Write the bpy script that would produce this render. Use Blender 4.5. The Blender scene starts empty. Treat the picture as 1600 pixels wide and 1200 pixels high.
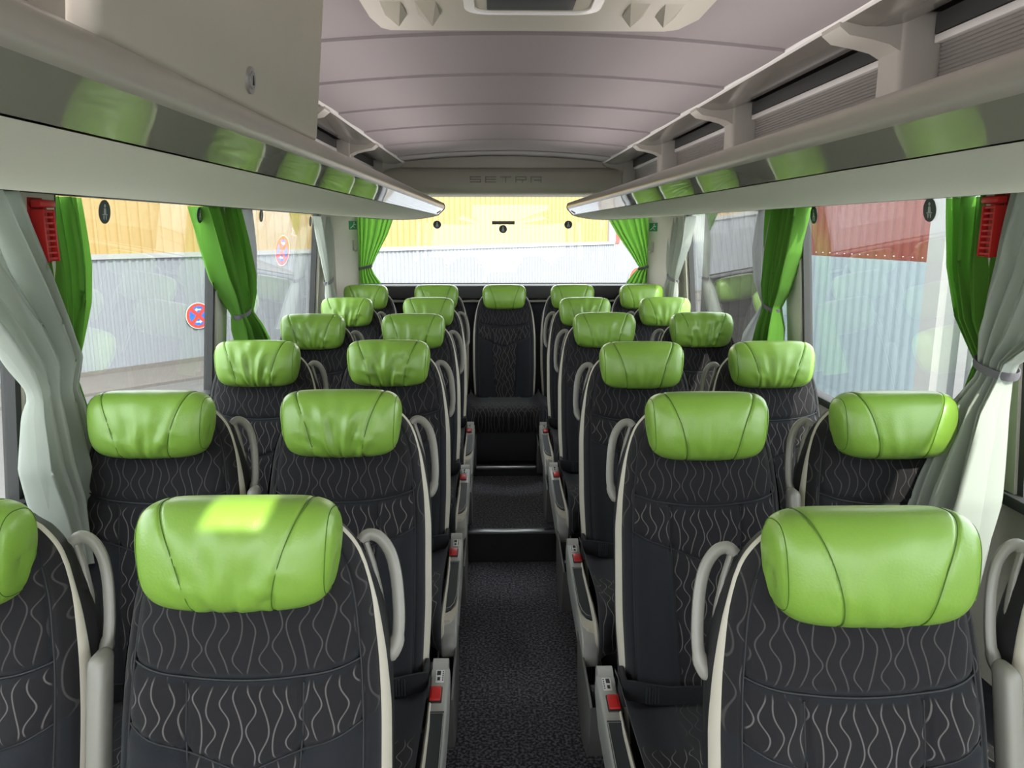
import bpy, bmesh, math, random
import numpy as np
from mathutils import Vector, Matrix
random.seed(7)
np.random.seed(7)
PI = math.pi
scn = bpy.context.scene
COL = scn.collection

# ------------------------------------------------------------------ camera, light, exposure
F_PX = 1200.0
PITCH = math.atan(244 / F_PX)
YAW = math.atan(27 / F_PX * math.cos(PITCH))
cam_d = bpy.data.cameras.new('camera')
cam_d.sensor_width = 36.0
cam_d.lens = 36.0 * F_PX / 1600.0
cam_d.clip_start = 0.05
cam_d.clip_end = 200
cam = bpy.data.objects.new('camera', cam_d)
COL.objects.link(cam)
CAM = Vector((0, 0, 1.7))
cam.location = CAM
cam.rotation_euler = (PI / 2 - PITCH, 0, -YAW)
scn.camera = cam

world = bpy.data.worlds.new('sky')
scn.world = world
world.use_nodes = True
bg = world.node_tree.nodes['Background']
bg.inputs['Color'].default_value = (0.93, 0.96, 1.0, 1)
bg.inputs['Strength'].default_value = 6.0

sun_d = bpy.data.lights.new('sun', 'SUN')
sun_d.energy = 9.0
sun_d.angle = math.radians(0.8)
sun_d.color = (1.0, 0.93, 0.82)
sun = bpy.data.objects.new('sun', sun_d)
COL.objects.link(sun)
sun.rotation_euler = Vector((-0.30, 0.72, -0.75)).to_track_quat('-Z', 'Y').to_euler()

scn.view_settings.view_transform = 'Standard'
scn.view_settings.look = 'None'
scn.view_settings.gamma = 1
scn.view_settings.use_curve_mapping = False
scn.view_settings.exposure = 0.0
scn.cycles.max_bounces = 10
scn.cycles.diffuse_bounces = 6
scn.cycles.transparent_max_bounces = 16

CX = 0.067                      # centre line of the aisle


# ------------------------------------------------------------------ helpers
def link(o, parent=None):
    COL.objects.link(o)
    if parent is not None:
        o.parent = parent
    return o


def tag(o, label=None, cat=None, group=None, kind=None):
    if label: o['label'] = label
    if cat: o['category'] = cat
    if group: o['group'] = group
    if kind: o['kind'] = kind
    return o


def empty(name, loc=(0, 0, 0), rz=0.0):
    o = bpy.data.objects.new(name, None)
    o.empty_display_size = 0.1
    o.location = loc
    o.rotation_euler = (0, 0, rz)
    return link(o)


class MB:
    """collects shapes, then links them as one mesh object"""
    def __init__(s):
        s.v, s.f, s.m = [], [], []

    def add(s, verts, faces, mi=0):
        b = len(s.v)
        s.v += [tuple(float(c) for c in v) for v in verts]
        s.f += [tuple(i + b for i in f) for f in faces]
        s.m += [mi] * len(faces)
        return s

    def box(s, lo, hi, bev=0.0, seg=2, mi=0):
        bm = bmesh.new()
        bmesh.ops.create_cube(bm, size=1)
        for v in bm.verts:
            v.co = Vector([(lo[i] + hi[i]) / 2 + v.co[i] * (hi[i] - lo[i]) for i in range(3)])
        if bev > 0:
            bmesh.ops.bevel(bm, geom=bm.edges[:], offset=bev, segments=seg, affect='EDGES', profile=0.5)
        bm.verts.index_update()
        s.add([v.co for v in bm.verts], [[v.index for v in f.verts] for f in bm.faces], mi)
        bm.free()
        return s

    def tube(s, pts, r, n=8, closed=False, caps=True, mi=0, flat=1.0):
        pts = [Vector(p) for p in pts]
        N = len(pts)
        rr = r if hasattr(r, '__len__') else [r] * N
        verts, faces = [], []
        up = None
        for i, p in enumerate(pts):
            if closed:
                t = pts[(i + 1) % N] - pts[i - 1]
            else:
                t = pts[min(i + 1, N - 1)] - pts[max(i - 1, 0)]
            t.normalize()
            if up is None:
                up = Vector((0, 0, 1)) if abs(t.z) < 0.9 else Vector((0, 1, 0))
            a = t.cross(up)
            a.normalize()
            b = a.cross(t)
            up = b
            for k in range(n):
                q = 2 * PI * k / n
                verts.append(p + a * math.cos(q) * rr[i] * flat + b * math.sin(q) * rr[i])
        M = N if closed else N - 1
        for i in range(M):
            for k in range(n):
                j = (i + 1) % N
                faces.append((i * n + k, i * n + (k + 1) % n, j * n + (k + 1) % n, j * n + k))
        if caps and not closed:
            faces.append(tuple(range(n - 1, -1, -1)))
            faces.append(tuple((N - 1) * n + k for k in range(n)))
        return s.add(verts, faces, mi)

    def prism(s, poly, axis, a, b, mi=0):
        """closed 2D polygon extruded along axis from a to b"""
        n = len(poly)
        def P(p, t):
            if axis == 0: return (t, p[0], p[1])
            if axis == 1: return (p[0], t, p[1])
            return (p[0], p[1], t)
        verts = [P(p, a) for p in poly] + [P(p, b) for p in poly]
        faces = [(i, (i + 1) % n, n + (i + 1) % n, n + i) for i in range(n)]
        faces += [tuple(range(n - 1, -1, -1)), tuple(range(n, 2 * n))]
        return s.add(verts, faces, mi)

    def grid(s, A, mi=0, wrap_u=False, wrap_v=False, flip=False):
        """A: (nu, nv, 3) array"""
        nu, nv = A.shape[:2]
        faces = []
        for i in range(nu if wrap_u else nu - 1):
            for j in range(nv if wrap_v else nv - 1):
                a, b = i * nv + j, ((i + 1) % nu) * nv + j
                c, d = ((i + 1) % nu) * nv + (j + 1) % nv, i * nv + (j + 1) % nv
                faces.append((d, c, b, a) if flip else (a, b, c, d))
        return s.add(A.reshape(-1, 3), faces, mi)

    def disc(s, c, r, normal, th=0.002, n=20, mi=0):
        nrm = Vector(normal).normalized()
        c = Vector(c)
        return s.tube([c - nrm * th / 2, c + nrm * th / 2], r, n, mi=mi)

    def build(s, name, mats, parent=None, smooth=True, fixn=True, angle=40):
        me = bpy.data.meshes.new(name)
        me.from_pydata(s.v, [], s.f)
        if fixn:
            bm = bmesh.new()
            bm.from_mesh(me)
            bmesh.ops.recalc_face_normals(bm, faces=bm.faces[:])
            bm.to_mesh(me)
            bm.free()
        if not isinstance(mats, (list, tuple)):
            mats = [mats]
        for m in mats:
            me.materials.append(m)
        if len(mats) > 1:
            me.polygons.foreach_set('material_index', s.m)
        if smooth:
            me.polygons.foreach_set('use_smooth', [True] * len(me.polygons))
            me.set_sharp_from_angle(angle=math.radians(angle))
        me.update()
        return link(bpy.data.objects.new(name, me), parent)


def rbox(name, lo, hi, mat, parent=None, bev=0.004, seg=2):
    return MB().box(lo, hi, bev, seg).build(name, mat, parent)


def copy_tree(o, parent=None, swap=None):
    c = o.copy()
    if parent is not None:
        c.parent = parent
        c.matrix_parent_inverse = o.matrix_parent_inverse
    COL.objects.link(c)
    for ch in list(o.children):
        copy_tree(ch, c)
    return c


# ------------------------------------------------------------------ materials
def new_mat(name):
    m = bpy.data.materials.new(name)
    m.use_nodes = True
    nt = m.node_tree
    return m, nt, nt.nodes['Principled BSDF'], nt.nodes['Material Output']


def pmat(name, col, rough=0.6, metal=0.0, spec=0.5, coat=0.0, bump=0.0, bscale=80.0, var=0.0, vscale=6.0, sheen=0.0, coatr=0.05):
    m, nt, b, out = new_mat(name)
    b.inputs['Base Color'].default_value = (*col, 1)
    b.inputs['Roughness'].default_value = rough
    b.inputs['Metallic'].default_value = metal
    b.inputs['Specular IOR Level'].default_value = spec
    b.inputs['Coat Weight'].default_value = coat
    b.inputs['Coat Roughness'].default_value = coatr
    if sheen:
        b.inputs['Sheen Weight'].default_value = sheen
        b.inputs['Sheen Roughness'].default_value = 0.4
    tc = nt.nodes.new('ShaderNodeTexCoord')
    if bump:
        nz = nt.nodes.new('ShaderNodeTexNoise')
        nz.inputs['Scale'].default_value = bscale
        nz.inputs['Detail'].default_value = 3
        bp = nt.nodes.new('ShaderNodeBump')
        bp.inputs['Strength'].default_value = bump
        bp.inputs['Distance'].default_value = 0.002
        nt.links.new(tc.outputs['Object'], nz.inputs['Vector'])
        nt.links.new(nz.outputs['Fac'], bp.inputs['Height'])
        nt.links.new(bp.outputs['Normal'], b.inputs['Normal'])
    if var:
        nz = nt.nodes.new('ShaderNodeTexNoise')
        nz.inputs['Scale'].default_value = vscale
        nz.inputs['Detail'].default_value = 4
        mx = nt.nodes.new('ShaderNodeMix')
        mx.data_type = 'RGBA'
        nt.links.new(tc.outputs['Object'], nz.inputs['Vector'])
        nt.links.new(nz.outputs['Fac'], mx.inputs[0])
        mx.inputs[6].default_value = (*[c * (1 - var) for c in col], 1)
        mx.inputs[7].default_value = (*[min(1, c * (1 + var)) for c in col], 1)
        nt.links.new(mx.outputs[2], b.inputs['Base Color'])
    return m


def math_node(nt, op, a, b=None, c=None):
    n = nt.nodes.new('ShaderNodeMath')
    n.operation = op
    for i, x in enumerate((a, b, c)):
        if x is None: continue
        if isinstance(x, (int, float)): n.inputs[i].default_value = x
        else: nt.links.new(x, n.inputs[i])
    return n.outputs[0]


def wave_fabric(name, along, base=(0.020, 0.0185, 0.021), line=(0.165, 0.15, 0.148), pitch=0.020, plain=(0.020, 0.021, 0.026)):
    """charcoal cloth woven with thin wavy lines; attribute 'pat' says where (1), faint (0.5) or plain (0)"""
    m, nt, b, out = new_mat(name)
    L = nt.links
    tc = nt.nodes.new('ShaderNodeTexCoord')
    sp = nt.nodes.new('ShaderNodeSeparateXYZ')
    L.new(tc.outputs['Object'], sp.inputs[0])
    x, z = sp.outputs[0], sp.outputs[along]
    u = math_node(nt, 'DIVIDE', x, pitch)
    cell = math_node(nt, 'FLOOR', u)
    wn = nt.nodes.new('ShaderNodeTexWhiteNoise')
    wn.noise_dimensions = '1D'
    L.new(cell, wn.inputs['W'])
    ph = math_node(nt, 'MULTIPLY', wn.outputs['Value'], 6.283)
    cmb = nt.nodes.new('ShaderNodeCombineXYZ')
    L.new(cell, cmb.inputs[0])
    L.new(math_node(nt, 'MULTIPLY', z, 9.0), cmb.inputs[1])
    nz = nt.nodes.new('ShaderNodeTexNoise')
    nz.inputs['Scale'].default_value = 1.0
    nz.inputs['Detail'].default_value = 0
    L.new(cmb.outputs[0], nz.inputs['Vector'])
    arg = math_node(nt, 'ADD', math_node(nt, 'MULTIPLY_ADD', z, 82.0, ph), math_node(nt, 'MULTIPLY', nz.outputs['Fac'], 9.0))
    off = math_node(nt, 'MULTIPLY', math_node(nt, 'SINE', arg), 0.36)
    fr = math_node(nt, 'FRACT', u)
    d = math_node(nt, 'ABSOLUTE', math_node(nt, 'SUBTRACT', math_node(nt, 'SUBTRACT', fr, 0.5), off))
    mr = nt.nodes.new('ShaderNodeMapRange')
    mr.inputs['From Min'].default_value = 0.03
    mr.inputs['From Max'].default_value = 0.08
    mr.inputs['To Min'].default_value = 1
    mr.inputs['To Max'].default_value = 0
    L.new(d, mr.inputs['Value'])
    at = nt.nodes.new('ShaderNodeAttribute')
    at.attribute_name = 'pat'
    fac = math_node(nt, 'MULTIPLY', mr.outputs[0], at.outputs['Fac'])
    weave = nt.nodes.new('ShaderNodeTexNoise')
    weave.inputs['Scale'].default_value = 420
    L.new(tc.outputs['Object'], weave.inputs['Vector'])
    pm = nt.nodes.new('ShaderNodeMix'); pm.data_type = 'RGBA'
    L.new(math_node(nt, 'MINIMUM', math_node(nt, 'MULTIPLY', at.outputs['Fac'], 4.0), 1.0), pm.inputs[0])
    pm.inputs[6].default_value = (*plain, 1)
    pm.inputs[7].default_value = (*base, 1)
    mx = nt.nodes.new('ShaderNodeMix'); mx.data_type = 'RGBA'
    L.new(fac, mx.inputs[0])
    L.new(pm.outputs[2], mx.inputs[6])
    mx.inputs[7].default_value = (*line, 1)
    L.new(mx.outputs[2], b.inputs['Base Color'])
    bp = nt.nodes.new('ShaderNodeBump')
    bp.inputs['Strength'].default_value = 0.25
    bp.inputs['Distance'].default_value = 0.001
    L.new(weave.outputs['Fac'], bp.inputs['Height'])
    L.new(bp.outputs['Normal'], b.inputs['Normal'])
    b.inputs['Roughness'].default_value = 0.9
    b.inputs['Specular IOR Level'].default_value = 0.2
    b.inputs['Sheen Weight'].default_value = 0.12
    b.inputs['Sheen Roughness'].default_value = 0.5
    return m


def glass_mat(name, tint=(0.93, 0.97, 0.95)):
    m, nt, b, out = new_mat(name)
    nt.nodes.remove(b)
    L = nt.links
    lw = nt.nodes.new('ShaderNodeLayerWeight')
    lw.inputs['Blend'].default_value = 0.5
    f5 = math_node(nt, 'POWER', lw.outputs['Facing'], 4.0)
    fac = math_node(nt, 'MINIMUM', math_node(nt, 'MULTIPLY_ADD', f5, 0.95, 0.035), 1.0)
    tr = nt.nodes.new('ShaderNodeBsdfTransparent')
    tr.inputs['Color'].default_value = (*tint, 1)
    gl = nt.nodes.new('ShaderNodeBsdfGlossy')
    gl.inputs['Roughness'].default_value = 0.0
    mx = nt.nodes.new('ShaderNodeMixShader')
    L.new(fac, mx.inputs[0]); L.new(tr.outputs[0], mx.inputs[1]); L.new(gl.outputs[0], mx.inputs[2])
    L.new(mx.outputs[0], out.inputs['Surface'])
    return m


def cloth_mat(name, col, trans=0.25, bump=0.25):
    m, nt, b, out = new_mat(name)
    L = nt.links
    b.inputs['Base Color'].default_value = (*col, 1)
    b.inputs['Roughness'].default_value = 0.85
    b.inputs['Specular IOR Level'].default_value = 0.2
    b.inputs['Sheen Weight'].default_value = 0.15
    tc = nt.nodes.new('ShaderNodeTexCoord')
    nz = nt.nodes.new('ShaderNodeTexNoise')
    nz.inputs['Scale'].default_value = 500
    L.new(tc.outputs['Object'], nz.inputs['Vector'])
    bp = nt.nodes.new('ShaderNodeBump')
    bp.inputs['Strength'].default_value = bump
    bp.inputs['Distance'].default_value = 0.001
    L.new(nz.outputs['Fac'], bp.inputs['Height'])
    L.new(bp.outputs['Normal'], b.inputs['Normal'])
    t = nt.nodes.new('ShaderNodeBsdfTranslucent')
    t.inputs['Color'].default_value = (*[min(1, c * 1.15) for c in col], 1)
    mx = nt.nodes.new('ShaderNodeMixShader')
    mx.inputs[0].default_value = trans
    L.new(b.outputs[0], mx.inputs[1]); L.new(t.outputs[0], mx.inputs[2])
    L.new(mx.outputs[0], out.inputs['Surface'])
    return m


FILL = 11.0                       # glow of unseen strips added on the luggage racks as cabin fill


def emit_mat(name, col, strength):
    m, nt, b, out = new_mat(name)
    b.inputs['Base Color'].default_value = (0.8, 0.8, 0.8, 1)
    b.inputs['Emission Color'].default_value = (*col, 1)
    b.inputs['Emission Strength'].default_value = strength
    return m


def carpet_mat(name):
    m, nt, b, out = new_mat(name)
    L = nt.links
    tc = nt.nodes.new('ShaderNodeTexCoord')
    nz = nt.nodes.new('ShaderNodeTexNoise')
    nz.inputs['Scale'].default_value = 100
    nz.inputs['Detail'].default_value = 2
    L.new(tc.outputs['Object'], nz.inputs['Vector'])
    cr = nt.nodes.new('ShaderNodeValToRGB')
    cr.color_ramp.elements[0].position = 0.42
    cr.color_ramp.elements[0].color = (0.012, 0.012, 0.019, 1)
    cr.color_ramp.elements[1].position = 0.72
    cr.color_ramp.elements[1].color = (0.27, 0.255, 0.31, 1)
    L.new(nz.outputs['Fac'], cr.inputs[0])
    L.new(cr.outputs[0], b.inputs['Base Color'])
    bp = nt.nodes.new('ShaderNodeBump')
    bp.inputs['Strength'].default_value = 0.9
    bp.inputs['Distance'].default_value = 0.003
    L.new(nz.outputs['Fac'], bp.inputs['Height'])
    L.new(bp.outputs['Normal'], b.inputs['Normal'])
    b.inputs['Roughness'].default_value = 0.95
    b.inputs['Sheen Weight'].default_value = 0.2
    return m


M = {
    'leather': pmat('green_leather', (0.245, 0.44, 0.058), rough=0.36, spec=0.6, coat=0.35, coatr=0.3, bump=0.22, bscale=260, var=0.06, vscale=9),
    'seam': pmat('green_seam', (0.07, 0.16, 0.012), rough=0.7),
    'fabric': wave_fabric('wavy_seat_cloth', 2),
    'fabric_cushion': wave_fabric('wavy_cushion_cloth', 1),
    'dark_fabric': pmat('plain_charcoal_cloth', (0.018, 0.0175, 0.02), rough=0.9, spec=0.2, bump=0.3, bscale=300),
    'cream_piping': pmat('cream_piping', (0.62, 0.57, 0.48), rough=0.6),
    'shell': pmat('black_seat_shell', (0.016, 0.016, 0.018), rough=0.55, bump=0.1, bscale=400),
    'handle': pmat('silver_beige_plastic', (0.31, 0.297, 0.265), rough=0.34, spec=0.5),
    'arm': pmat('silver_grey_plastic', (0.40, 0.39, 0.37), rough=0.35),
    'arm_dark': pmat('slate_armrest_pad', (0.032, 0.037, 0.042), rough=0.45),
    'bin': pmat('grey_bin_plastic', (0.14, 0.137, 0.13), rough=0.5),
    'red': pmat('red_plastic', (0.60, 0.02, 0.02), rough=0.35),
    'darkred': pmat('dark_red_plastic', (0.38, 0.012, 0.012), rough=0.4),
    'belt': pmat('black_webbing', (0.013, 0.013, 0.016), rough=0.7, bump=0.4, bscale=350),
    'white': pmat('white_print', (0.75, 0.75, 0.73), rough=0.6),
    'ink': pmat('black_print', (0.02, 0.02, 0.02), rough=0.6),
    'carpet': carpet_mat('speckled_aisle_carpet'),
    'rubber': pmat('black_rubber', (0.012, 0.012, 0.013), rough=0.6),
    'metal': pmat('brushed_aluminium', (0.62, 0.62, 0.63), rough=0.32, metal=1.0),
    'rail': pmat('bright_rail', (0.85, 0.83, 0.82), rough=0.25),
    'cream': pmat('cream_panel', (0.62, 0.58, 0.50), rough=0.55, var=0.03, vscale=20),
    'cream_soft': pmat('cream_underside', (0.87, 0.84, 0.74), rough=0.6, bump=0.05, bscale=500),
    'gloss': pmat('high_gloss_strip', (0.42, 0.41, 0.34), rough=0.04, spec=1.0, coat=1.0, coatr=0.02),
    'lip': pmat('warm_grey_lip', (0.50, 0.465, 0.41), rough=0.28),
    'ceiling': pmat('grey_ceiling_fabric', (0.30, 0.275, 0.285), rough=0.9, spec=0.15, bump=0.15, bscale=350),
    'slant': pmat('gloss_grey_panel', (0.16, 0.15, 0.135), rough=0.16, spec=0.7),
    'rib': pmat('ribbed_grey_panel', (0.27, 0.255, 0.24), rough=0.3),
    'bracket': pmat('warm_silver_bracket', (0.46, 0.44, 0.40), rough=0.35),
    'vent': pmat('beige_vent_plastic', (0.46, 0.44, 0.37), rough=0.5),
    'screen': pmat('dark_screen', (0.006, 0.006, 0.007), rough=0.5, spec=0.15),
    'rear_dark': pmat('dark_rear_panel', (0.022, 0.022, 0.028), rough=0.6),
    'rear_grey': pmat('grey_rear_panel', (0.060, 0.058, 0.062), rough=0.6),
    'gasket': pmat('window_gasket', (0.05, 0.05, 0.05), rough=0.5),
    'glass': glass_mat('tinted_side_glass', (0.86, 0.89, 0.88)),
    'clear_glass': glass_mat('clear_rear_glass', (0.97, 0.985, 0.975)),
    'green_curtain': cloth_mat('green_curtain_cloth', (0.165, 0.40, 0.06), 0.4),
    'cream_curtain': cloth_mat('pale_grey_curtain_cloth', (0.54, 0.57, 0.515), 0.36),
    'grey_curtain': cloth_mat('grey_curtain_cloth', (0.36, 0.36, 0.36), 0.2),
    'tie': pmat('grey_tieback', (0.16, 0.15, 0.17), rough=0.8),
    'sticker': pmat('dark_sticker', (0.03, 0.045, 0.045), rough=0.5),
    'pict': pmat('pale_pictogram', (0.45, 0.5, 0.48), rough=0.5),
    'exit': pmat('green_exit_sign', (0.0, 0.22, 0.10), rough=0.5),
    'yellow': pmat('yellow_cladding', (0.33, 0.225, 0.085), rough=0.5, var=0.07, vscale=1.3),
    'grey_clad': pmat('grey_cladding', (0.205, 0.217, 0.24), rough=0.5, var=0.04, vscale=1.0),
    'flash': pmat('white_flashing', (0.27, 0.27, 0.265), rough=0.5),
    'redclad': pmat('red_cladding', (0.17, 0.037, 0.025), rough=0.5, var=0.06),
    'blueclad': pmat('pale_blue_cladding', (0.25, 0.305, 0.33), rough=0.5, var=0.03),
    'panelgrey': pmat('pale_grey_hall_panel', (0.2, 0.212, 0.21), rough=0.55),
    'street': pmat('grey_paving', (0.11, 0.105, 0.105), rough=0.9, bump=0.5, bscale=30, var=0.15, vscale=3),
    'kerb': pmat('brown_grey_kerb', (0.12, 0.108, 0.10), rough=0.9, var=0.15, vscale=5),
    'blue': pmat('sign_blue', (0.02, 0.12, 0.50), rough=0.45),
    'signred': pmat('sign_red', (0.62, 0.04, 0.03), rough=0.45),
    'led': emit_mat('warm_led_strip', (1.0, 0.92, 0.88), FILL),
    'darkgate': pmat('dark_brown_gate', (0.035, 0.031, 0.028), rough=0.6),
    'letter': pmat('grey_letters', (0.27, 0.26, 0.225), rough=0.5),  # relief shade of the raised letters put into their colour
    'hook': pmat('cream_hook', (0.40, 0.38, 0.33), rough=0.45),
}


# ------------------------------------------------------------------ setting: floor and steps
Y0, YR = -2.2, 5.86             # front and rear of the cabin


def half(z):                    # half width of the cabin at a height: the side walls lean in
    return 1.2 + 0.09 * (1.5 - z) if z > 1.0 else 1.245


fl = MB().box((CX - 0.36, Y0, -0.08), (CX + 0.36, 3.74, 0.0)).box((CX - 0.36, 3.74, -0.08), (CX + 0.36, 4.62, 0.17)) \
    .build('floor', M['carpet'], smooth=False)
tag(fl, kind='structure')
for sd, nm in ((-1, 'trim_1'), (1, 'trim_2')):
    a, b = sorted((CX + sd * 0.30, CX + sd * 1.245))
    o = MB().box((a, Y0, -0.08), (b, 5.0, 0.16), 0.006).build(nm, M['rubber'])
    tag(o, kind='structure')
o = MB().box((CX - 0.30, 3.722, 0.0), (CX + 0.30, 3.74, 0.158)).build('trim_3', M['rubber'], smooth=False)
tag(o, kind='structure')
MB().box((CX - 0.30, 3.712, 0.158), (CX + 0.30, 3.752, 0.176), 0.003).build('step_edge', M['metal'], o)
o = MB().box((CX - 1.24, 4.62, -0.08), (CX + 1.24, YR, 0.235), 0.0).build('trim_4', M['rubber'], smooth=False)
tag(o, kind='structure')
MB().box((CX - 0.36, 4.604, 0.218), (CX + 0.36, 4.64, 0.240), 0.003).build('step_edge', M['metal'], o)

# ------------------------------------------------------------------ side walls with windows
def wall_prism(mb, sd, y0, y1, zs, th=0.03):
    """a leaning wall slab following half(z) between the heights zs"""
    poly = [(CX + sd * half(z), z) for z in zs] + [(CX + sd * (half(z) + th), z) for z in reversed(zs)]
    mb.prism(poly, 1, y0, y1)


SILL, HEAD = 1.04, 1.80
posts = {-1: [(-2.2, -2.1), (-0.75, -0.6), (0.55, 0.70), (1.84, 1.99), (3.15, 3.27), (4.96, 5.86)],
         1: [(-2.2, -2.1), (-0.75, -0.6), (0.55, 0.70), (1.80, 1.95), (3.16, 3.31), (5.06, 5.86)]}
side_name = {-1: 'left', 1: 'right'}
panes = {}
nwin = 0
for sd in (-1, 1):
    w = MB()
    wall_prism(w, sd, Y0, YR, (-0.08, 1.0, SILL))
    wall_prism(w, sd, Y0, YR, (HEAD, 2.3))
    wall = w.build('wall_' + side_name[sd], M['cream'], smooth=False)
    tag(wall, kind='structure')
    s_ = MB()
    a, b = sorted((CX + sd * (half(SILL) - 0.03), CX + sd * (half(SILL) + 0.03)))
    s_.box((a, Y0, SILL - 0.025), (b, 5.06, SILL + 0.006), 0.006)
    s_.build('window_sill', M['rear_grey'], wall)
    for (y0, y1) in posts[sd]:
        p_ = MB()
        z_ = [SILL, HEAD]
        t0, t1 = (0.012, 0.03) if y1 < 5 else (0.02, 0.03)
        poly = [(CX + sd * (half(z) - t0), z) for z in z_] + [(CX + sd * (half(z) + t1), z) for z in reversed(z_)]
        p_.prism(poly, 1, y0, y1)
        p_.build('pillar', M['cream'], wall, smooth=False)
    cp_ = MB()
    cp_.prism([(CX + sd * 1.16, 5.35), (CX + sd * 1.075, 5.80), (CX + sd * 1.075, YR), (CX + sd * 1.19, YR), (CX + sd * 1.20, 5.35)], 2, SILL, HEAD)
    cp_.build('corner_panel', M['cream'], wall, smooth=False)
    for i in range(len(posts[sd]) - 1):
        y0, y1 = posts[sd][i][1], posts[sd][i + 1][0]
        nwin += 1
        g = MB()
        poly = [(CX + sd * (half(z) + 0.018), z) for z in (SILL, HEAD)] + [(CX + sd * (half(z) + 0.024), z) for z in (HEAD, SILL)]
        g.prism(poly, 1, y0, y1)
        pane = g.build('window_%d' % nwin, M['glass'], smooth=False)
        tag(pane, kind='structure')
        panes[(sd, i)] = pane
        fr = MB()
        for (ya, yb) in ((y0, y0 + 0.022), (y1 - 0.022, y1)):
            poly = [(CX + sd * (half(z) - 0.004), z) for z in (SILL, HEAD)] + [(CX + sd * (half(z) + 0.03), z) for z in (HEAD, SILL)]
            fr.prism(poly, 1, ya, yb)
        fr.build('window_frame', M['gasket'], pane, smooth=False)

# rear wall: dark parcel shelf, window, bulkhead
rw = MB().box((CX - 1.25, YR, -0.08), (CX + 1.25, YR + 0.04, 1.285)) \
    .box((CX - 1.25, YR, 1.93), (CX + 1.25, YR + 0.04, 2.3)) \
    .box((CX - 1.25, YR, 1.28), (CX - 1.07, YR + 0.04, 1.94)).box((CX + 1.07, YR, 1.28), (CX + 1.25, YR + 0.04, 1.94)) \
    .build('wall_rear', M['cream'], smooth=False)
tag(rw, kind='structure')
MB().box((CX - 1.2, 5.66, 1.19), (CX + 1.2, YR, 1.285), 0.012).build('parcel_shelf', M['rear_grey'], rw)
MB().box((CX - 1.2, 5.64, 1.165), (CX + 1.2, 5.67, 1.180), 0.003).build('shelf_edge', M['arm'], rw)
MB().box((CX - 1.2, 5.70, 0.23), (CX + 1.2, YR, 1.165), 0.0).build('back_panel', M['rear_dark'], rw)
wp = MB().box((CX - 1.08, YR + 0.012, 1.285), (CX + 1.08, YR + 0.018, 1.935)).build('window_%d' % (nwin + 1), M['clear_glass'], smooth=False)
tag(wp, kind='structure')
fr = MB()
fr.box((CX - 1.09, YR - 0.01, 1.275), (CX + 1.09, YR + 0.03, 1.292)).box((CX - 1.09, YR - 0.01, 1.925), (CX + 1.09, YR + 0.03, 1.94))
fr.build('window_frame', M['gasket'], wp, smooth=False)
# bulkhead with raised lettering
bk = MB()
prof = [(5.84, 1.925), (5.80, 1.93), (5.765, 1.95), (5.755, 1.99), (5.76, 2.09), (5.775, 2.12), (5.80, 2.13), (5.84, 2.13)]
bk.prism([(p[0], p[1]) for p in prof], 0, CX - 0.86, CX + 0.86)
bulk = bk.build('bulkhead', M['vent'], rw, angle=60)
MB().box((CX - 0.9, 5.80, 2.10), (CX + 0.9, 5.86, 2.21)).build('bulkhead_recess', M['lip'], rw, smooth=False)


def letter(ch, x, z, w, h, y, t=0.007, dep=0.008):
    b_ = MB()
    def bar(x0, z0, x1, z1):
        b_.box((x + x0 * w, y - dep, z + z0 * h), (x + x1 * w, y + 0.004, z + z1 * h), 0.0015)
    tw, th = t / w, t / h
    if ch == 'S':
        bar(0, 1 - th, 1, 1); bar(0, .5 - th / 2, 1, .5 + th / 2); bar(0, 0, 1, th); bar(0, .5, tw, 1); bar(1 - tw, 0, 1, .5)
    if ch == 'E':
        bar(0, 1 - th, 1, 1); bar(0, .5 - th / 2, 1, .5 + th / 2); bar(0, 0, 1, th); bar(0, 0, tw, 1)
    if ch == 'T':
        bar(0, 1 - th, 1, 1); bar(.5 - tw / 2, 0, .5 + tw / 2, 1)
    if ch == 'R':
        bar(0, 1 - th, 1, 1); bar(0, .45 - th / 2, 1, .45 + th / 2); bar(0, 0, tw, 1); bar(1 - tw, .45, 1, 1); bar(.6, 0, .6 + tw, .45)
    if ch == 'A':
        bar(0, 1 - th, 1, 1); bar(0, 0, tw, 1); bar(1 - tw, 0, 1, 1); bar(.3, .4 - th / 2, 1, .4 + th / 2)
    return b_


for k, ch in enumerate('SETRA'):
    letter(ch, -0.178 + k * 0.110, 2.022, 0.080, 0.044, 5.7575).build('raised_letter', M['letter'], rw, smooth=False)

# front wall around the windscreen (behind the camera)
fw = MB().box((CX - 1.25, Y0 - 0.04, -0.08), (CX + 1.25, Y0, 0.55)).box((CX - 1.25, Y0 - 0.04, 2.1), (CX + 1.25, Y0, 2.3)) \
    .build('wall_front', M['cream'], smooth=False)
tag(fw, kind='structure')
ws = MB().box((CX - 1.22, Y0 - 0.03, 0.55), (CX + 1.22, Y0 - 0.024, 2.1)).build('window_%d' % (nwin + 2), M['clear_glass'], smooth=False)
tag(ws, kind='structure')

# ------------------------------------------------------------------ ceiling of overlapping fabric panels
def zc(h):
    return 2.165 + 0.042 * (1 - (h / 0.74) ** 2)


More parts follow.
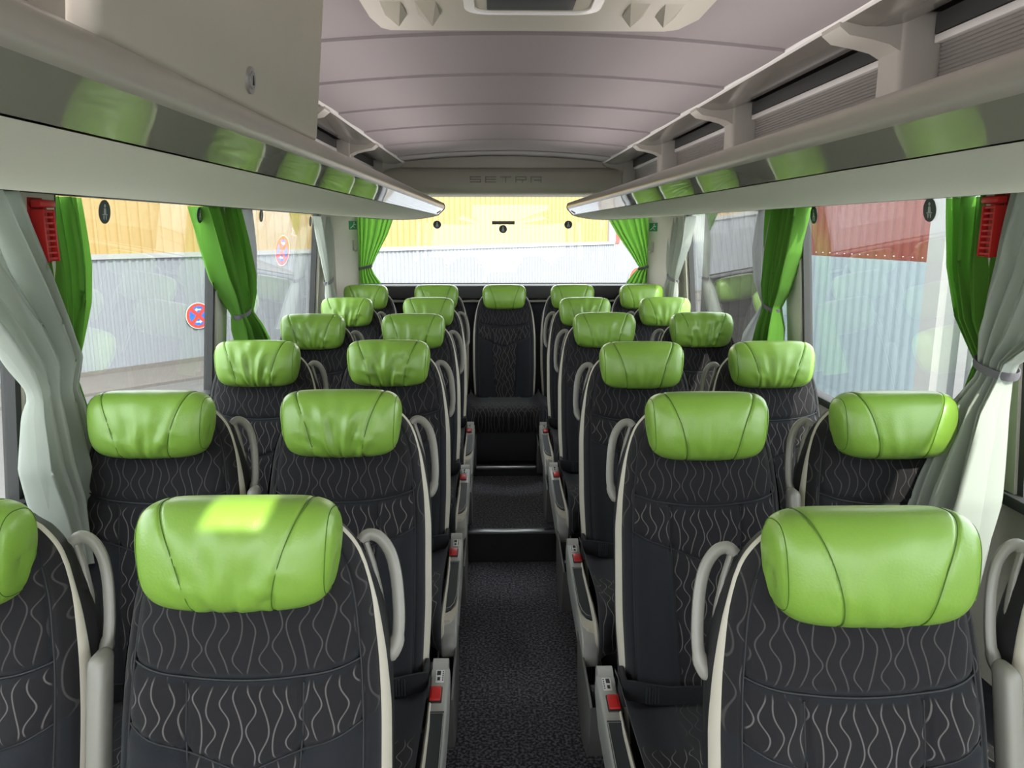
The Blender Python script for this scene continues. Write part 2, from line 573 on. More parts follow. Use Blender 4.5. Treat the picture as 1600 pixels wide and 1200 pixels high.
roof = MB()
hs = np.linspace(-1.27, 1.27, 27)
poly = [(CX + h, 2.24 + 0.03 * (1 - (h / 1.27) ** 2)) for h in hs] + [(CX + h, 2.33) for h in hs[::-1]]
HX, HY, HW_, HL = -0.005, 0.190, 0.044, 0.052      # opening added out of view to throw a sun patch: centre and half size
def roof_poly(a, b):
    hh_ = np.linspace(a, b, 15)
    return [(CX + h, 2.24 + 0.03 * (1 - (h / 1.27) ** 2)) for h in hh_] + [(CX + h, 2.33) for h in hh_[::-1]]
RA, RB, RC, RD = HX - .06, HX + .16, HY - .24, HY + .06      # the opening in the roof is wider than the one in the lining
roof.prism(poly, 1, Y0 - 0.04, RC)
roof.prism(poly, 1, RD, YR + 0.04)
roof.prism(roof_poly(-1.27, RA - CX), 1, RC, RD)
roof.prism(roof_poly(RB - CX, 1.27), 1, RC, RD)
ceil = roof.build('ceiling', M['ceiling'])
tag(ceil, kind='structure')
seams = [-2.2, -0.9, -0.2, 0.42, 1.05, 1.62, 2.19, 2.75, 3.38, 4.02, 4.70, 5.36, 5.84]
for k in range(len(seams) - 1):
    y0, y1 = seams[k], seams[k + 1]
    hh = np.linspace(-0.735, 0.735, 25)
    yy = np.array([0.0, 0.004, 0.015, 0.06, 0.25, 0.5, 0.75, 0.94, 1.0])
    A = np.zeros((len(hh), len(yy), 3))
    for i, h in enumerate(hh):
        for j, t in enumerate(yy):
            lift = 0.008 * t - (0.004 * (1 - (t - 0.5) ** 2 * 4))
            if j == 0: lift = 0.010
            A[i, j] = (CX + h, y0 + (y1 - y0) * t, zc(h) + lift - 0.003)
    if y0 < HY < y1:            # this panel is cut around the added sun opening
        for (ra, rb, sa, sb) in ((-.735, HX - HW_ - CX, y0, y1), (HX + HW_ - CX, .735, y0, y1), (HX - HW_ - CX, HX + HW_ - CX, y0, HY - HL), (HX - HW_ - CX, HX + HW_ - CX, HY + HL, y1)):
            B = np.zeros((9, 3, 3))
            for i, h in enumerate(np.linspace(ra, rb, 9)):
                for j, y in enumerate(np.linspace(sa, sb, 3)):
                    B[i, j] = (CX + h, y, zc(h) + 0.002)
            MB().grid(B).build('ceiling_panel', M['ceiling'], ceil, fixn=False, angle=30)
        continue
    MB().grid(A).build('ceiling_panel', M['ceiling'], ceil, fixn=False, angle=30)

MB().box((RA - .01, RC - .01, 2.33), (RB + .01, RD + .01, 2.335)).build('roof_pane', M['clear_glass'], ceil, smooth=False)  # glass over the added sun opening

# ------------------------------------------------------------------ luggage racks
def yend(h):                    # the racks end in a swept tip
    t = min(1.0, max(0.0, (h - 0.362) / 0.5))
    return 4.66 + 0.95 * (1 - (1 - t) ** 1.7)


def rack(sd):
    t = empty('luggage_rack', (CX + sd * 0.36, 4.66, 1.80))
    base = Vector(t.location)
    def strip(name, prof, mat, thick=0.0, ys=40, y0=Y0 + 0.02, angle=35):
        A = np.zeros((len(prof), ys, 3))
        for i, (h, z) in enumerate(prof):
            ye = yend(h)
            for j in range(ys):
                y = y0 + (ye - y0) * (1 - (1 - j / (ys - 1)) ** 1.6)
                A[i, j] = (CX + sd * h - base.x, y - base.y, z - base.z)
        return MB().grid(A, flip=(sd < 0)).build(name, mat, t, fixn=False, angle=angle)
    under = [(1.17, 1.792), (1.10, 1.783), (1.0, 1.772), (0.9, 1.764), (0.8, 1.758), (0.7, 1.756), (0.6, 1.758), (0.52, 1.763), (0.45, 1.771), (0.413, 1.777)]
    strip('underside_panel', under, M['cream_soft'])
    strip('gloss_strip', [(0.411, 1.7785), (0.395, 1.789), (0.380, 1.799), (0.3675, 1.8085)], M['gloss'], angle=60)
    strip('edge_lip', [(0.3675, 1.8085), (0.363, 1.814), (0.3625, 1.826), (0.368, 1.840), (0.380, 1.849), (0.40, 1.851)], M['lip'], angle=80)
    hh = np.linspace(0.40, 1.15, 8)
    strip('shelf_floor', [(h, 1.851 - 0.02 * min(1, (h - 0.4) / 0.1)) for h in hh], M['lip'])
    # end face between the top and the underside, with a thin dark seal around it
    topz = lambda h: 1.851 - 0.02 * min(1, max(0, (h - 0.4) / 0.1))
    botz = lambda h: float(np.interp(h, [p[0] for p in under[::-1]], [p[1] for p in under[::-1]]))
    hh = np.linspace(0.414, 1.15, 16)
    A = np.array([[(CX + sd * h - base.x, yend(h) - base.y, zf(h) - base.z) for zf in (botz, topz)] for h in hh])
    MB().grid(A, flip=(sd > 0)).build('end_face', M['lip'], t, fixn=False)
    pr = [(0.40, 1.851), (0.368, 1.840), (0.3625, 1.826), (0.363, 1.814), (0.3675, 1.8085), (0.411, 1.7785)] + [(h, botz(h)) for h in np.linspace(0.43, 1.1, 20)]
    MB().tube([(CX + sd * h - base.x, yend(h) - base.y + 0.001, z - base.z) for h, z in pr], 0.0035, 6).build('end_seal', M['gasket'], t)
    # dark slim trim along the window edge
    a, b = sorted((CX + sd * 1.155 - base.x, CX + sd * 1.185 - base.x))
    MB().box((a, Y0 + .02 - base.y, 1.781 - base.z), (b, 5.3 - base.y, 1.793 - base.z)).build('curtain_track', M['gasket'], t, smooth=False)
    # added fill light, out of view on the shelf behind the lip: a channel with a glowing diffuser
    a, b = sorted((CX + sd * 0.47 - base.x, CX + sd * 0.53 - base.x))
    ch = MB().box((a - .006, Y0 + .1 - base.y, 1.832 - base.z), (b + .006, 4.86 - base.y, 1.842 - base.z), .002).build('light_channel', M['arm'], t)
    MB().box((a, Y0 + .12 - base.y, 1.8415 - base.z), (b, 4.84 - base.y, 1.8435 - base.z)).build('light_strip', M['led'], ch, smooth=False)
    # round dark button near the tip
    n = Vector((-sd * 0.58, 0, -0.82))
    MB().disc((CX + sd * 0.392 - base.x, 4.60 - base.y, 1.7895 - base.z), 0.0145, n, 0.003, 20).build('round_button', M['sticker'], t)
    # rail, slanted panels, brackets, posts and ribbed back panels above the shelf
    rx = CX + sd * 0.727 - base.x
    MB().tube([(rx, Y0 + .02 - base.y, 2.168 - base.z), (rx, 5.82 - base.y, 2.168 - base.z)], 0.0105, 8).build('rail', M['rail'], t)
    bys = [-1.9, -0.65, 0.65, 1.91, 3.18, 4.49, 5.80]
    for k in range(len(bys) - 1):
        ya, yb = bys[k] + 0.035, bys[k + 1] - 0.035
        pts = [(0.735, 2.160), (0.78, 2.150), (0.83, 2.150), (0.87, 2.158), (0.90, 2.170)]
        pl = [(CX + sd * h - base.x, z - base.z) for h, z in pts] + [(CX + sd * h - base.x, z + 0.008 - base.z) for h, z in pts[::-1]]
        MB().prism(pl, 1, ya - base.y, yb - base.y).build('slanted_panel', M['slant'], t)
        # ribbed panel
        zs = np.arange(1.84, 2.115, 0.0045)
        A = np.zeros((len(zs), 2, 3))
        for i, z in enumerate(zs):
            for j, y in enumerate((bys[k] + 0.06, bys[k + 1] - 0.06)):
                A[i, j] = (CX + sd * (0.952 + (0.0035 if i % 2 else 0)) - base.x, y - base.y, z - base.z)
        MB().grid(A, flip=(sd > 0)).build('ribbed_panel', M['rib'], t, fixn=False, smooth=False)
        a, b = sorted((CX + sd * 0.936 - base.x, CX + sd * 0.958 - base.x))
        MB().box((a, bys[k] + 0.06 - base.y, 2.112 - base.z), (b, bys[k + 1] - 0.06 - base.y, 2.130 - base.z), 0.003).build('panel_trim', M['rail'], t)
        MB().box((min(a, b), bys[k] + 0.06 - base.y, 2.132 - base.z), (max(a, b) + 0.0, bys[k + 1] - 0.06 - base.y, 2.175 - base.z)).build('dark_slot', M['gasket'], t, smooth=False)
    for y in bys:
        a, b = sorted((CX + sd * 0.862 - base.x, CX + sd * 0.97 - base.x))
        MB().box((a, y - 0.055 - base.y, 1.825 - base.z), (b, y + 0.055 - base.y, 2.185 - base.z), 0.014, 3).build('post', M['bracket'], t)
        pts = [(0.718, 2.178), (0.722, 2.150), (0.745, 2.132), (0.80, 2.122), (0.84, 2.112), (0.865, 2.098), (0.885, 2.105), (0.905, 2.135), (0.93, 2.150), (0.93, 2.178)]
        pl = [(CX + sd * h - base.x, z - base.z) for h, z in pts]
        MB().prism(pl, 1, y - 0.050 - base.y, y + 0.050 - base.y).build('bracket', M['bracket'], t, angle=30)
    return t


rl = rack(-1)
tag(rl, 'long cream luggage rack with mirror-gloss edge above the left windows', 'luggage rack', 'luggage racks above the windows')
rr = rack(1)
tag(rr, 'long cream luggage rack with mirror-gloss edge above the right windows', 'luggage rack', 'luggage racks above the windows')

# ------------------------------------------------------------------ overhead locker on the left rack
lk = empty('overhead_locker', (CX - 0.40, 1.10, 1.848))
x0 = -0.322 - (CX - 0.40)
def lkp(y0, y1, z0, z1, xa, lean, th, bev):
    m = MB().box((-th, y0, z0), (0, y1, z1), bev, 4)
    m.v = [(v[0] + xa + lean * v[2], v[1], v[2]) for v in m.v]
    return m
lkp(-0.425, 0.365, 0.004, 0.305, x0, 0.10, 0.030, 0.010).build('door', M['cream'], lk)
lkp(0.22, 0.35, 0.003, 0.28, x0 - 0.034, 0.07, 0.40, 0.01).build('body', M['vent'], lk)
lc = MB().disc((x0 + 0.0045, -0.035, 0.040), 0.017, (1, 0, -0.1), 0.006, 24).build('lock', M['metal'], lk)
MB().disc((x0 + 0.0075, -0.035, 0.040), 0.011, (1, 0, -0.1), 0.003, 20).build('lock_core', M['arm'], lc)
MB().box((x0 + 0.0085, -0.037, 0.034), (x0 + 0.0097, -0.033, 0.046)).build('keyhole', M['ink'], lc, smooth=False)
tag(lk, 'closed cream overhead locker with a round metal lock on left rack', 'locker')

# ------------------------------------------------------------------ ceiling vent hatch with faceted nozzles
vt = empty('ceiling_vent', (0.085, 1.505, 2.205))
vx = 0.0
outl = [(-0.36, -0.75), (0.36, -0.75), (0.385, -0.72), (0.40, 0.42), (0.375, 0.52), (0.345, 0.548), (-0.345, 0.548), (-0.365, 0.52), (-0.378, 0.42), (-0.385, -0.72)]
def ring(s, z, dy=0.0):
    return [(p[0] * s[0], -0.1 + (p[1] + 0.1) * s[1], z - 0.042 * (p[0] / 0.74) ** 2) for p in outl]
vb = MB()
r0, r1, r2 = ring((1, 1), 0.0), ring((0.985, 0.988), -0.016), ring((0.90, 0.93), -0.021)
n = len(outl)
vb.add(r0 + r1 + r2, [(i, (i + 1) % n, n + (i + 1) % n, n + i) for i in range(n)] +
       [(n + i, n + (i + 1) % n, 2 * n + (i + 1) % n, 2 * n + i) for i in range(n)] + [tuple(range(2 * n, 3 * n))])
vb.build('vent_panel', M['vent'], vt, angle=20)
# framed display
def rrect(w, h, r, k=6):
    pts = []
    for cx_, cy_, a0 in ((w - r, h - r, 0), (-w + r, h - r, 90), (-w + r, -h + r, 180), (w - r, -h + r, 270)):
        for i in range(k + 1):
            a = math.radians(a0 + 90 * i / k)
            pts.append((cx_ + r * math.cos(a), cy_ + r * math.sin(a)))
    return pts
o_, i_ = rrect(0.152, 0.17, 0.055), rrect(0.127, 0.145, 0.04)
fm = MB()
N = len(o_)
yc_ = 0.192
vs = [(p[0], p[1] + yc_, -0.020) for p in o_] + [(p[0] * .985, (p[1]) * .985 + yc_, -0.034) for p in o_] + \
     [(p[0], p[1] + yc_, -0.036) for p in i_] + [(p[0] * .99, p[1] * .99 + yc_, -0.020) for p in i_]
fm.add(vs, [(r * N + i, r * N + (i + 1) % N, (r + 1) * N + (i + 1) % N, (r + 1) * N + i) for r in range(3) for i in range(N)])
fm.build('silver_frame', M['rail'], vt, angle=50)
MB().box((-0.10, yc_ - 0.11, -0.034), (0.09, yc_ + 0.130, -0.018), 0.002).build('display', M['screen'], vt)
MB().add([(p[0] * .995, p[1] * .995 + yc_, -0.0225) for p in i_], [tuple(range(N))]).build('display_surround', M['vent'], vt, smooth=False)
# nozzles: pyramidal facets
for xc in (-0.31, -0.235, 0.235, 0.31):
    nz_ = MB()
    w, d = 0.034, 0.075
    yb = 0.385
    nz_.add([(xc - w, yb, -0.020), (xc + w, yb, -0.020), (xc + w * .9, yb - 2 * d, -0.020), (xc - w * .9, yb - 2 * d, -0.020), (xc + (0.012 if xc < 0 else -0.012), yb - 0.45 * d, -0.062)],
            [(0, 1, 4), (1, 2, 4), (2, 3, 4), (3, 0, 4), (3, 2, 1, 0)])
    nz_.build('air_nozzle', M['vent'], vt, smooth=False)
tag(vt, 'beige ceiling vent hatch with silver framed dark display and nozzles', 'vent')
# ------------------------------------------------------------------ seats
HW_Z = [.29, .41, .60, .80, .88, .98, 1.04, 1.08, 1.10, 1.108]
HW_X = [.183, .192, .200, .200, .196, .184, .166, .136, .095, 0.002]


_hz = np.linspace(.29, 1.108, 400)
_hx = np.interp(_hz, HW_Z, HW_X)
_ker = np.exp(-(np.arange(-30, 31) / 11.0) ** 2)
_hs = np.convolve(np.concatenate([_hx[:1].repeat(30), _hx, 2 * _hx[-1] - _hx[-2:-32:-1]]), _ker / _ker.sum(), 'same')[30:-30]
_wt = np.clip((1.10 - _hz) / .04, 0, 1)
_hs = np.maximum(_hs * _wt + _hx * (1 - _wt), 0.002)


def hw(z):
    return np.interp(z, _hz, _hs)


def bprism(poly, axis, a, b, bev=0.006, seg=2):
    m = MB().prism(poly, axis, a, b)
    bm = bmesh.new()
    vs = [bm.verts.new(v) for v in m.v]
    for f in m.f:
        bm.faces.new([vs[i] for i in f])
    bmesh.ops.recalc_face_normals(bm, faces=bm.faces[:])
    bmesh.ops.bevel(bm, geom=bm.edges[:], offset=bev, segments=seg, affect='EDGES', profile=0.5)
    bm.verts.index_update()
    out = MB()
    out.add([v.co for v in bm.verts], [[v.index for v in f.verts] for f in bm.faces])
    bm.free()
    return out


def set_pat(o, vals):
    a = o.data.attributes.new('pat', 'FLOAT', 'POINT')
    a.data.foreach_set('value', np.asarray(vals, dtype=np.float32))


def back_point(x, nrm, z):
    return (x, 0.25 * (z - 0.41) - nrm, z)


def backrest_mesh():
    nu, nv = 96, 120
    t = np.linspace(-1, 1, nu)
    U = np.sin(t * PI / 2) * 0.55 + t * 0.45
    zz = np.concatenate([np.linspace(.29, 1.04, 98), np.linspace(1.045, 1.108, 22)])
    A = np.zeros((nu, nv, 3))
    P = np.zeros((nu, nv))
    for j, z in enumerate(zz):
        h = float(hw(z))
        x = U * h
        au = np.abs(U)
        nrm = 0.050 * np.power(np.maximum(0, 1 - au ** 6), 0.5)
        low = 1 / (1 + math.exp((z - 0.86) / 0.03))
        nrm += 0.016 * np.exp(-((au - 0.70) / 0.2) ** 2) * low
        nrm += 0.010 * math.exp(-((z - 0.60) / 0.12) ** 2)
        # pillow swell of the upper pad, gathered at the seams
        nrm += 0.006 * math.exp(-((z - 0.93) / 0.05) ** 2) * (1 - au ** 2)
        zu = 0.868 + 0.034 * (x / .2) ** 2
        zch = 0.735 + 0.080 * np.abs(x) / .2
        xi = 0.064 + 0.024 * np.clip((z - .41) / .4, 0, 1)
        inner = au < 0.88
        g = 0.010 * np.exp(-((z - zu) / 0.009) ** 2)
        g += 0.008 * np.exp(-((z - zch) / 0.007) ** 2)
        g += 0.006 * np.exp(-((np.abs(x) - xi) / 0.0045) ** 2) * (z < zu)
        g *= inner
        g += 0.006 * np.exp(-((au - 0.885) / 0.022) ** 2)
        nrm = nrm - g
        yv = 0.25 * (z - 0.41) - nrm
        A[:, j, 0] = x
        A[:, j, 1] = yv
        A[:, j, 2] = z
        p = np.where(z > zu, 0.42, 0.9)
        p = np.where((z < zch) & (np.abs(x) > xi), 0.0, p)
        p = np.where(au > 0.885, np.where(z < zch, 0.0, 0.38), p)
        P[:, j] = p * (g < 0.003)
    m = MB().grid(A, flip=False)
    return m, P.reshape(-1)


_bm, _pat = backrest_mesh()
BACKREST = _bm.build('backrest', M['fabric'], angle=80)
set_pat(BACKREST, _pat)


def seam_tubes():
    out = []
    def surf(x, z, lift=0.0):
        h = float(hw(z))
        au = min(0.999, abs(x) / h)
        n_ = 0.050 * max(0, 1 - au ** 6) ** 0.5
        low = 1 / (1 + math.exp((z - 0.86) / 0.03))
        n_ += 0.016 * math.exp(-((au - 0.70) / 0.2) ** 2) * low + 0.010 * math.exp(-((z - 0.60) / 0.12) ** 2) + 0.006 * math.exp(-((z - 0.93) / 0.05) ** 2) * (1 - au ** 2)
        return back_point(x, n_ - 0.0065 + lift, z)
    m = MB()
    xs = np.linspace(-.175, .175, 41)
    m.tube([surf(x, 0.868 + 0.034 * (x / .2) ** 2, -0.001) for x in xs], .0022, 6)
    m.tube([surf(x, 0.735 + 0.080 * abs(x) / .2) for x in xs], .0018, 6)
    for s_ in (-1, 1):
        zs_ = np.linspace(.40, .866, 40)
        m.tube([surf(s_ * (0.064 + 0.024 * min(1, (z - .41) / .4)), z) for z in zs_], .0017, 6)
        zs_ = np.linspace(.33, 1.03, 60)
        m.tube([surf(s_ * .885 * float(hw(z)), z, 0.0005) for z in zs_], .0018, 6)
    return m


BSEAM = seam_tubes().build('seam', M['shell'])


def perimeter():
    zl = list(np.linspace(.29, 1.04, 40)) + list(np.linspace(1.048, 1.106, 14))
    left = [(-float(hw(z)), z) for z in zl]
    right = [(float(hw(z)), z) for z in zl[::-1]]
    return left + right


PER = perimeter()
PN = []
for i in range(len(PER)):
    a, b = PER[max(0, i - 1)], PER[min(len(PER) - 1, i + 1)]
    d = Vector((b[0] - a[0], b[1] - a[1])).normalized()
    PN.append((-d.y, d.x))


def ring_grid(offs):
    """offs: list of functions z -> (out, n)"""
    A = np.zeros((len(PER), len(offs), 3))
    for i, ((x, z), (nx, nz)) in enumerate(zip(PER, PN)):
        for j, f in enumerate(offs):
            o, n_ = f(z)
            A[i, j] = back_point(x + nx * o, n_, z + nz * o)
    return A


kz = lambda z: float(np.interp(z, [.29, .36, .55, .80, .93, .99, 1.2], [.25, .5, .8, .7, .32, .07, .05]))
TRIM = MB().grid(ring_grid([lambda z: (0.0, 0.007), lambda z: (0.002, 0.006), lambda z: (0.003 + .015 * kz(z), 0.004 - .022 * kz(z)), lambda z: (0.002 + .015 * kz(z), 0.001 - .026 * kz(z))])).build('side_piping', M['cream_piping'], angle=80)
SIDE_TRIM = {}
for s_ in (1, -1):
    G_ = ring_grid([lambda z: (0.0, 0.007), lambda z: (0.002, 0.006), lambda z: (0.003 + .015 * kz(z), 0.004 - .022 * kz(z)), lambda z: (0.002 + .015 * kz(z), 0.001 - .026 * kz(z))])
    keep = [i for i in range(len(PER)) if PER[i][0] * s_ > 0.06]
    SIDE_TRIM[s_] = MB().grid(G_[keep]).build('side_piping', M['cream_piping'], angle=80)
tz = lambda z: float(np.interp(z, [.93, 1.05], [1, 0]))
SHG = ring_grid([lambda z: (0.002 + .015 * kz(z), 0.001 - .024 * kz(z)), lambda z: (0.013 * tz(z) - .004 * (1 - tz(z)), -0.026), lambda z: (0.013 * tz(z) - .014 * (1 - tz(z)), -0.045), lambda z: (0.004 * tz(z) - .026 * (1 - tz(z)), -0.062), lambda z: (-0.045, -0.076), lambda z: (-0.08, -0.082)])
for i in range(len(PER)):       # close the back towards the middle line
    SHG[i, 5, 0] = 0.0
    SHG[i, 5, 2] = min(PER[i][1], 1.04)
SHELL = MB().grid(SHG).build('back_shell', M['shell'], angle=60)


def section(th, Xn):
    c, s_ = math.cos(th), math.sin(th)
    e = 2 / 2.7
    return -0.060 * math.copysign(abs(c) ** e, c), 0.079 * math.copysign(abs(s_) ** e, s_)


def headrest_mesh(wr, seed):
    rs = np.random.RandomState(seed)
    nx, nt = 110, 60
    t = np.linspace(-1, 1, nx)
    X = 0.78 * t + 0.22 * np.sin(t * PI / 2)
    X = np.sign(X) * (1 - (1 - np.abs(X)) ** 1.35)
    ths = np.linspace(0, 2 * PI, nt, endpoint=False)
    ph = rs.rand(4) * 6.28
    kf = 9 + rs.rand() * 5
    A = np.zeros((nx, nt, 3))
    for i, xn in enumerate(X):
        r = max(0.0, 1 - abs(xn) ** 7) ** (1 / 4.0)
        for j, th in enumerate(ths):
            y, z = section(th, xn)
            zn = z / 0.079
            x = 0.147 * xn
            front = max(0.0, math.cos(th)) if True else 0
            xs = 0.06 + 0.046 * max(0, (zn + 1) / 2) ** 1.5
            d = 0.0
            if math.cos(th) > -0.35:
                d -= 0.0032 * math.exp(-((abs(x) - xs) / 0.0028) ** 2)
            d -= 0.0015 * math.exp(-((abs(xn) - 0.945) / 0.012) ** 2)
            # wrinkles fanning out from the lower edge of the middle panel
            a = math.atan2(x, z + 0.13)
            rad = math.hypot(x, z + 0.13)
            win = math.exp(-(x / 0.085) ** 4) * min(1, front * 1.6) * (0.35 + 0.65 * math.exp(-((zn + .35) / .7) ** 2))
            d += wr * win * (0.55 * math.sin(a * kf + ph[0] + 2.0 * math.sin(rad * 30 + ph[1])) + 0.3 * math.sin(a * kf * 1.9 + ph[2]) + 0.25 * math.sin(rad * 75 + ph[3] + a * 3))
            # pull-in creases beside the seams near the bottom
            d += wr * 0.35 * math.exp(-((abs(x) - xs) / 0.03) ** 2) * front * math.sin(z * 190 + ph[1] + x * 60) * (zn < 0.3)
            L = math.hypot(y, z) or 1
            yy = y * r + (y / L) * d
            zz = z * r + (z / L) * d
            xx = x * (1 - 0.02 * (1 - zn) ** 1.5)
            zz += -0.010 * (1 - xn * xn) * max(0, -zn) + 0.003 * (1 - xn * xn)
            yy += 0.010 * xn * xn - 0.006 * (1 - xn * xn) * front
            A[i, j] = (xx, yy, zz)
    return MB().grid(A, wrap_v=True)


def seam_line(sx):
    pts = []
    for th in np.linspace(1.95, -1.25, 30):
        y, z = section(th, 0)
        zn = z / 0.079
        xs = 0.06 + 0.046 * max(0, (zn + 1) / 2) ** 1.5
        xn = xs / 0.147
        r = (1 - xn ** 7) ** 0.25
        front = max(0, math.cos(th))
        xx = sx * xs * (1 - 0.02 * (1 - zn) ** 1.5)
        L = math.hypot(y, z)
        yy, zz = y * r - (y / L) * 0.0008, z * r - (z / L) * 0.0008
        zz += -0.010 * (1 - xn * xn) * max(0, -zn) + 0.003 * (1 - xn * xn)
        yy += 0.010 * xn * xn - 0.006 * (1 - xn * xn) * front
        pts.append((xx, yy, zz))
    return pts


HEADS = []
for wr, sd_ in ((0.0018, 1), (0.0042, 2), (0.0078, 3), (0.0105, 5)):
    HEADS.append(headrest_mesh(wr, sd_).build('headrest', M['leather'], angle=180))
SEAMS = [MB().tube(seam_line(s), 0.0008, 5).build('seam', M['seam']) for s in (-1, 1)]


def end_ring(sx_):
    pts = []
    xn = 0.93 * sx_
    r = (1 - 0.93 ** 7) ** 0.25
    for th in np.linspace(0, 2 * PI, 48, endpoint=False):
        y, z = section(th, xn)
        zn = z / 0.079
        front = max(0.0, math.cos(th))
        L = math.hypot(y, z)
        yy, zz = y * r + y / L * .0002, z * r + z / L * .0002
        zz += -0.010 * (1 - xn * xn) * max(0, -zn) + 0.003 * (1 - xn * xn)
        yy += 0.010 * xn * xn - 0.006 * (1 - xn * xn) * front
        pts.append((0.147 * xn * (1 - 0.02 * (1 - zn) ** 1.5), yy, zz))
    return pts


SEAMS += [MB().tube(end_ring(s), 0.0007, 5, closed=True).build('end_seam', M['seam']) for s in (-1, 1)]
HEAD_MESH = [h.data for h in HEADS]


def cushion_mesh(hwid):
    path = [(.035, .398), (0.0, .408), (-.10, .412), (-.20, .416), (-.30, .422), (-.37, .425), (-.42, .420), (-.452, .404), (-.470, .378), (-.474, .345), (-.468, .31), (-.45, .275), (-.42, .26)]
    pp = []
    for i in range(len(path) - 1):
        for k in range(4):
            f_ = k / 4
            pp.append((path[i][0] * (1 - f_) + path[i + 1][0] * f_, path[i][1] * (1 - f_) + path[i + 1][1] * f_))
    pp.append(path[-1])
    U = np.linspace(-1, 1, 49)
    U = np.sign(U) * (1 - (1 - np.abs(U)) ** 1.4)
    A = np.zeros((len(U), len(pp), 3))
    P = np.zeros((len(U), len(pp)))
    for i, u in enumerate(U):
        e = 1 - max(0, 1 - abs(u) ** 7) ** 0.5
        for j, (y, z) in enumerate(pp):
            a, b = pp[max(0, j - 1)], pp[min(len(pp) - 1, j + 1)]
            d = Vector((b[0] - a[0], b[1] - a[1])).normalized()
            nx_, nz_ = d.y, -d.x
            g = -0.05 * e - 0.006 * math.exp(-((abs(u) - .42) / .03) ** 2) * (y > -.32) - 0.006 * math.exp(-((y + .24) / .006) ** 2) * (z > .40) + 0.006 * math.exp(-((abs(u) - .8) / .15) ** 2)
            A[i, j] = (u * hwid, y - nx_ * g, z + (-nz_) * -g if False else z - nz_ * g)
            P[i, j] = 1.0 if (y < -.24 or z < .40) and z > 0.27 and abs(u) < 0.93 else (0.0 if abs(u) > .42 else .25)
    m = MB().grid(A)
    # side and underside closing skirts
    return m, P.reshape(-1)


def fix_cushion(name, hwid):
    m, P = cushion_mesh(hwid)
    o = m.build(name, M['fabric_cushion'], angle=80)
    set_pat(o, P)
    return o


CUSH = fix_cushion('seat_cushion', 0.215)
CUSH_REAR = fix_cushion('seat_cushion', 0.2285)


def ztop(y):
    return 0.352 + (y + .36) * (0.052 / 0.445)


def shear(mb):
    mb.v = [(v[0], v[1], v[2] + ztop(v[1])) for v in mb.v]
    return mb


def sx(mb, s):
    if s < 0:
        mb.v = [(-v[0], v[1], v[2]) for v in mb.v]
        mb.f = [f[::-1] for f in mb.f]
    return mb


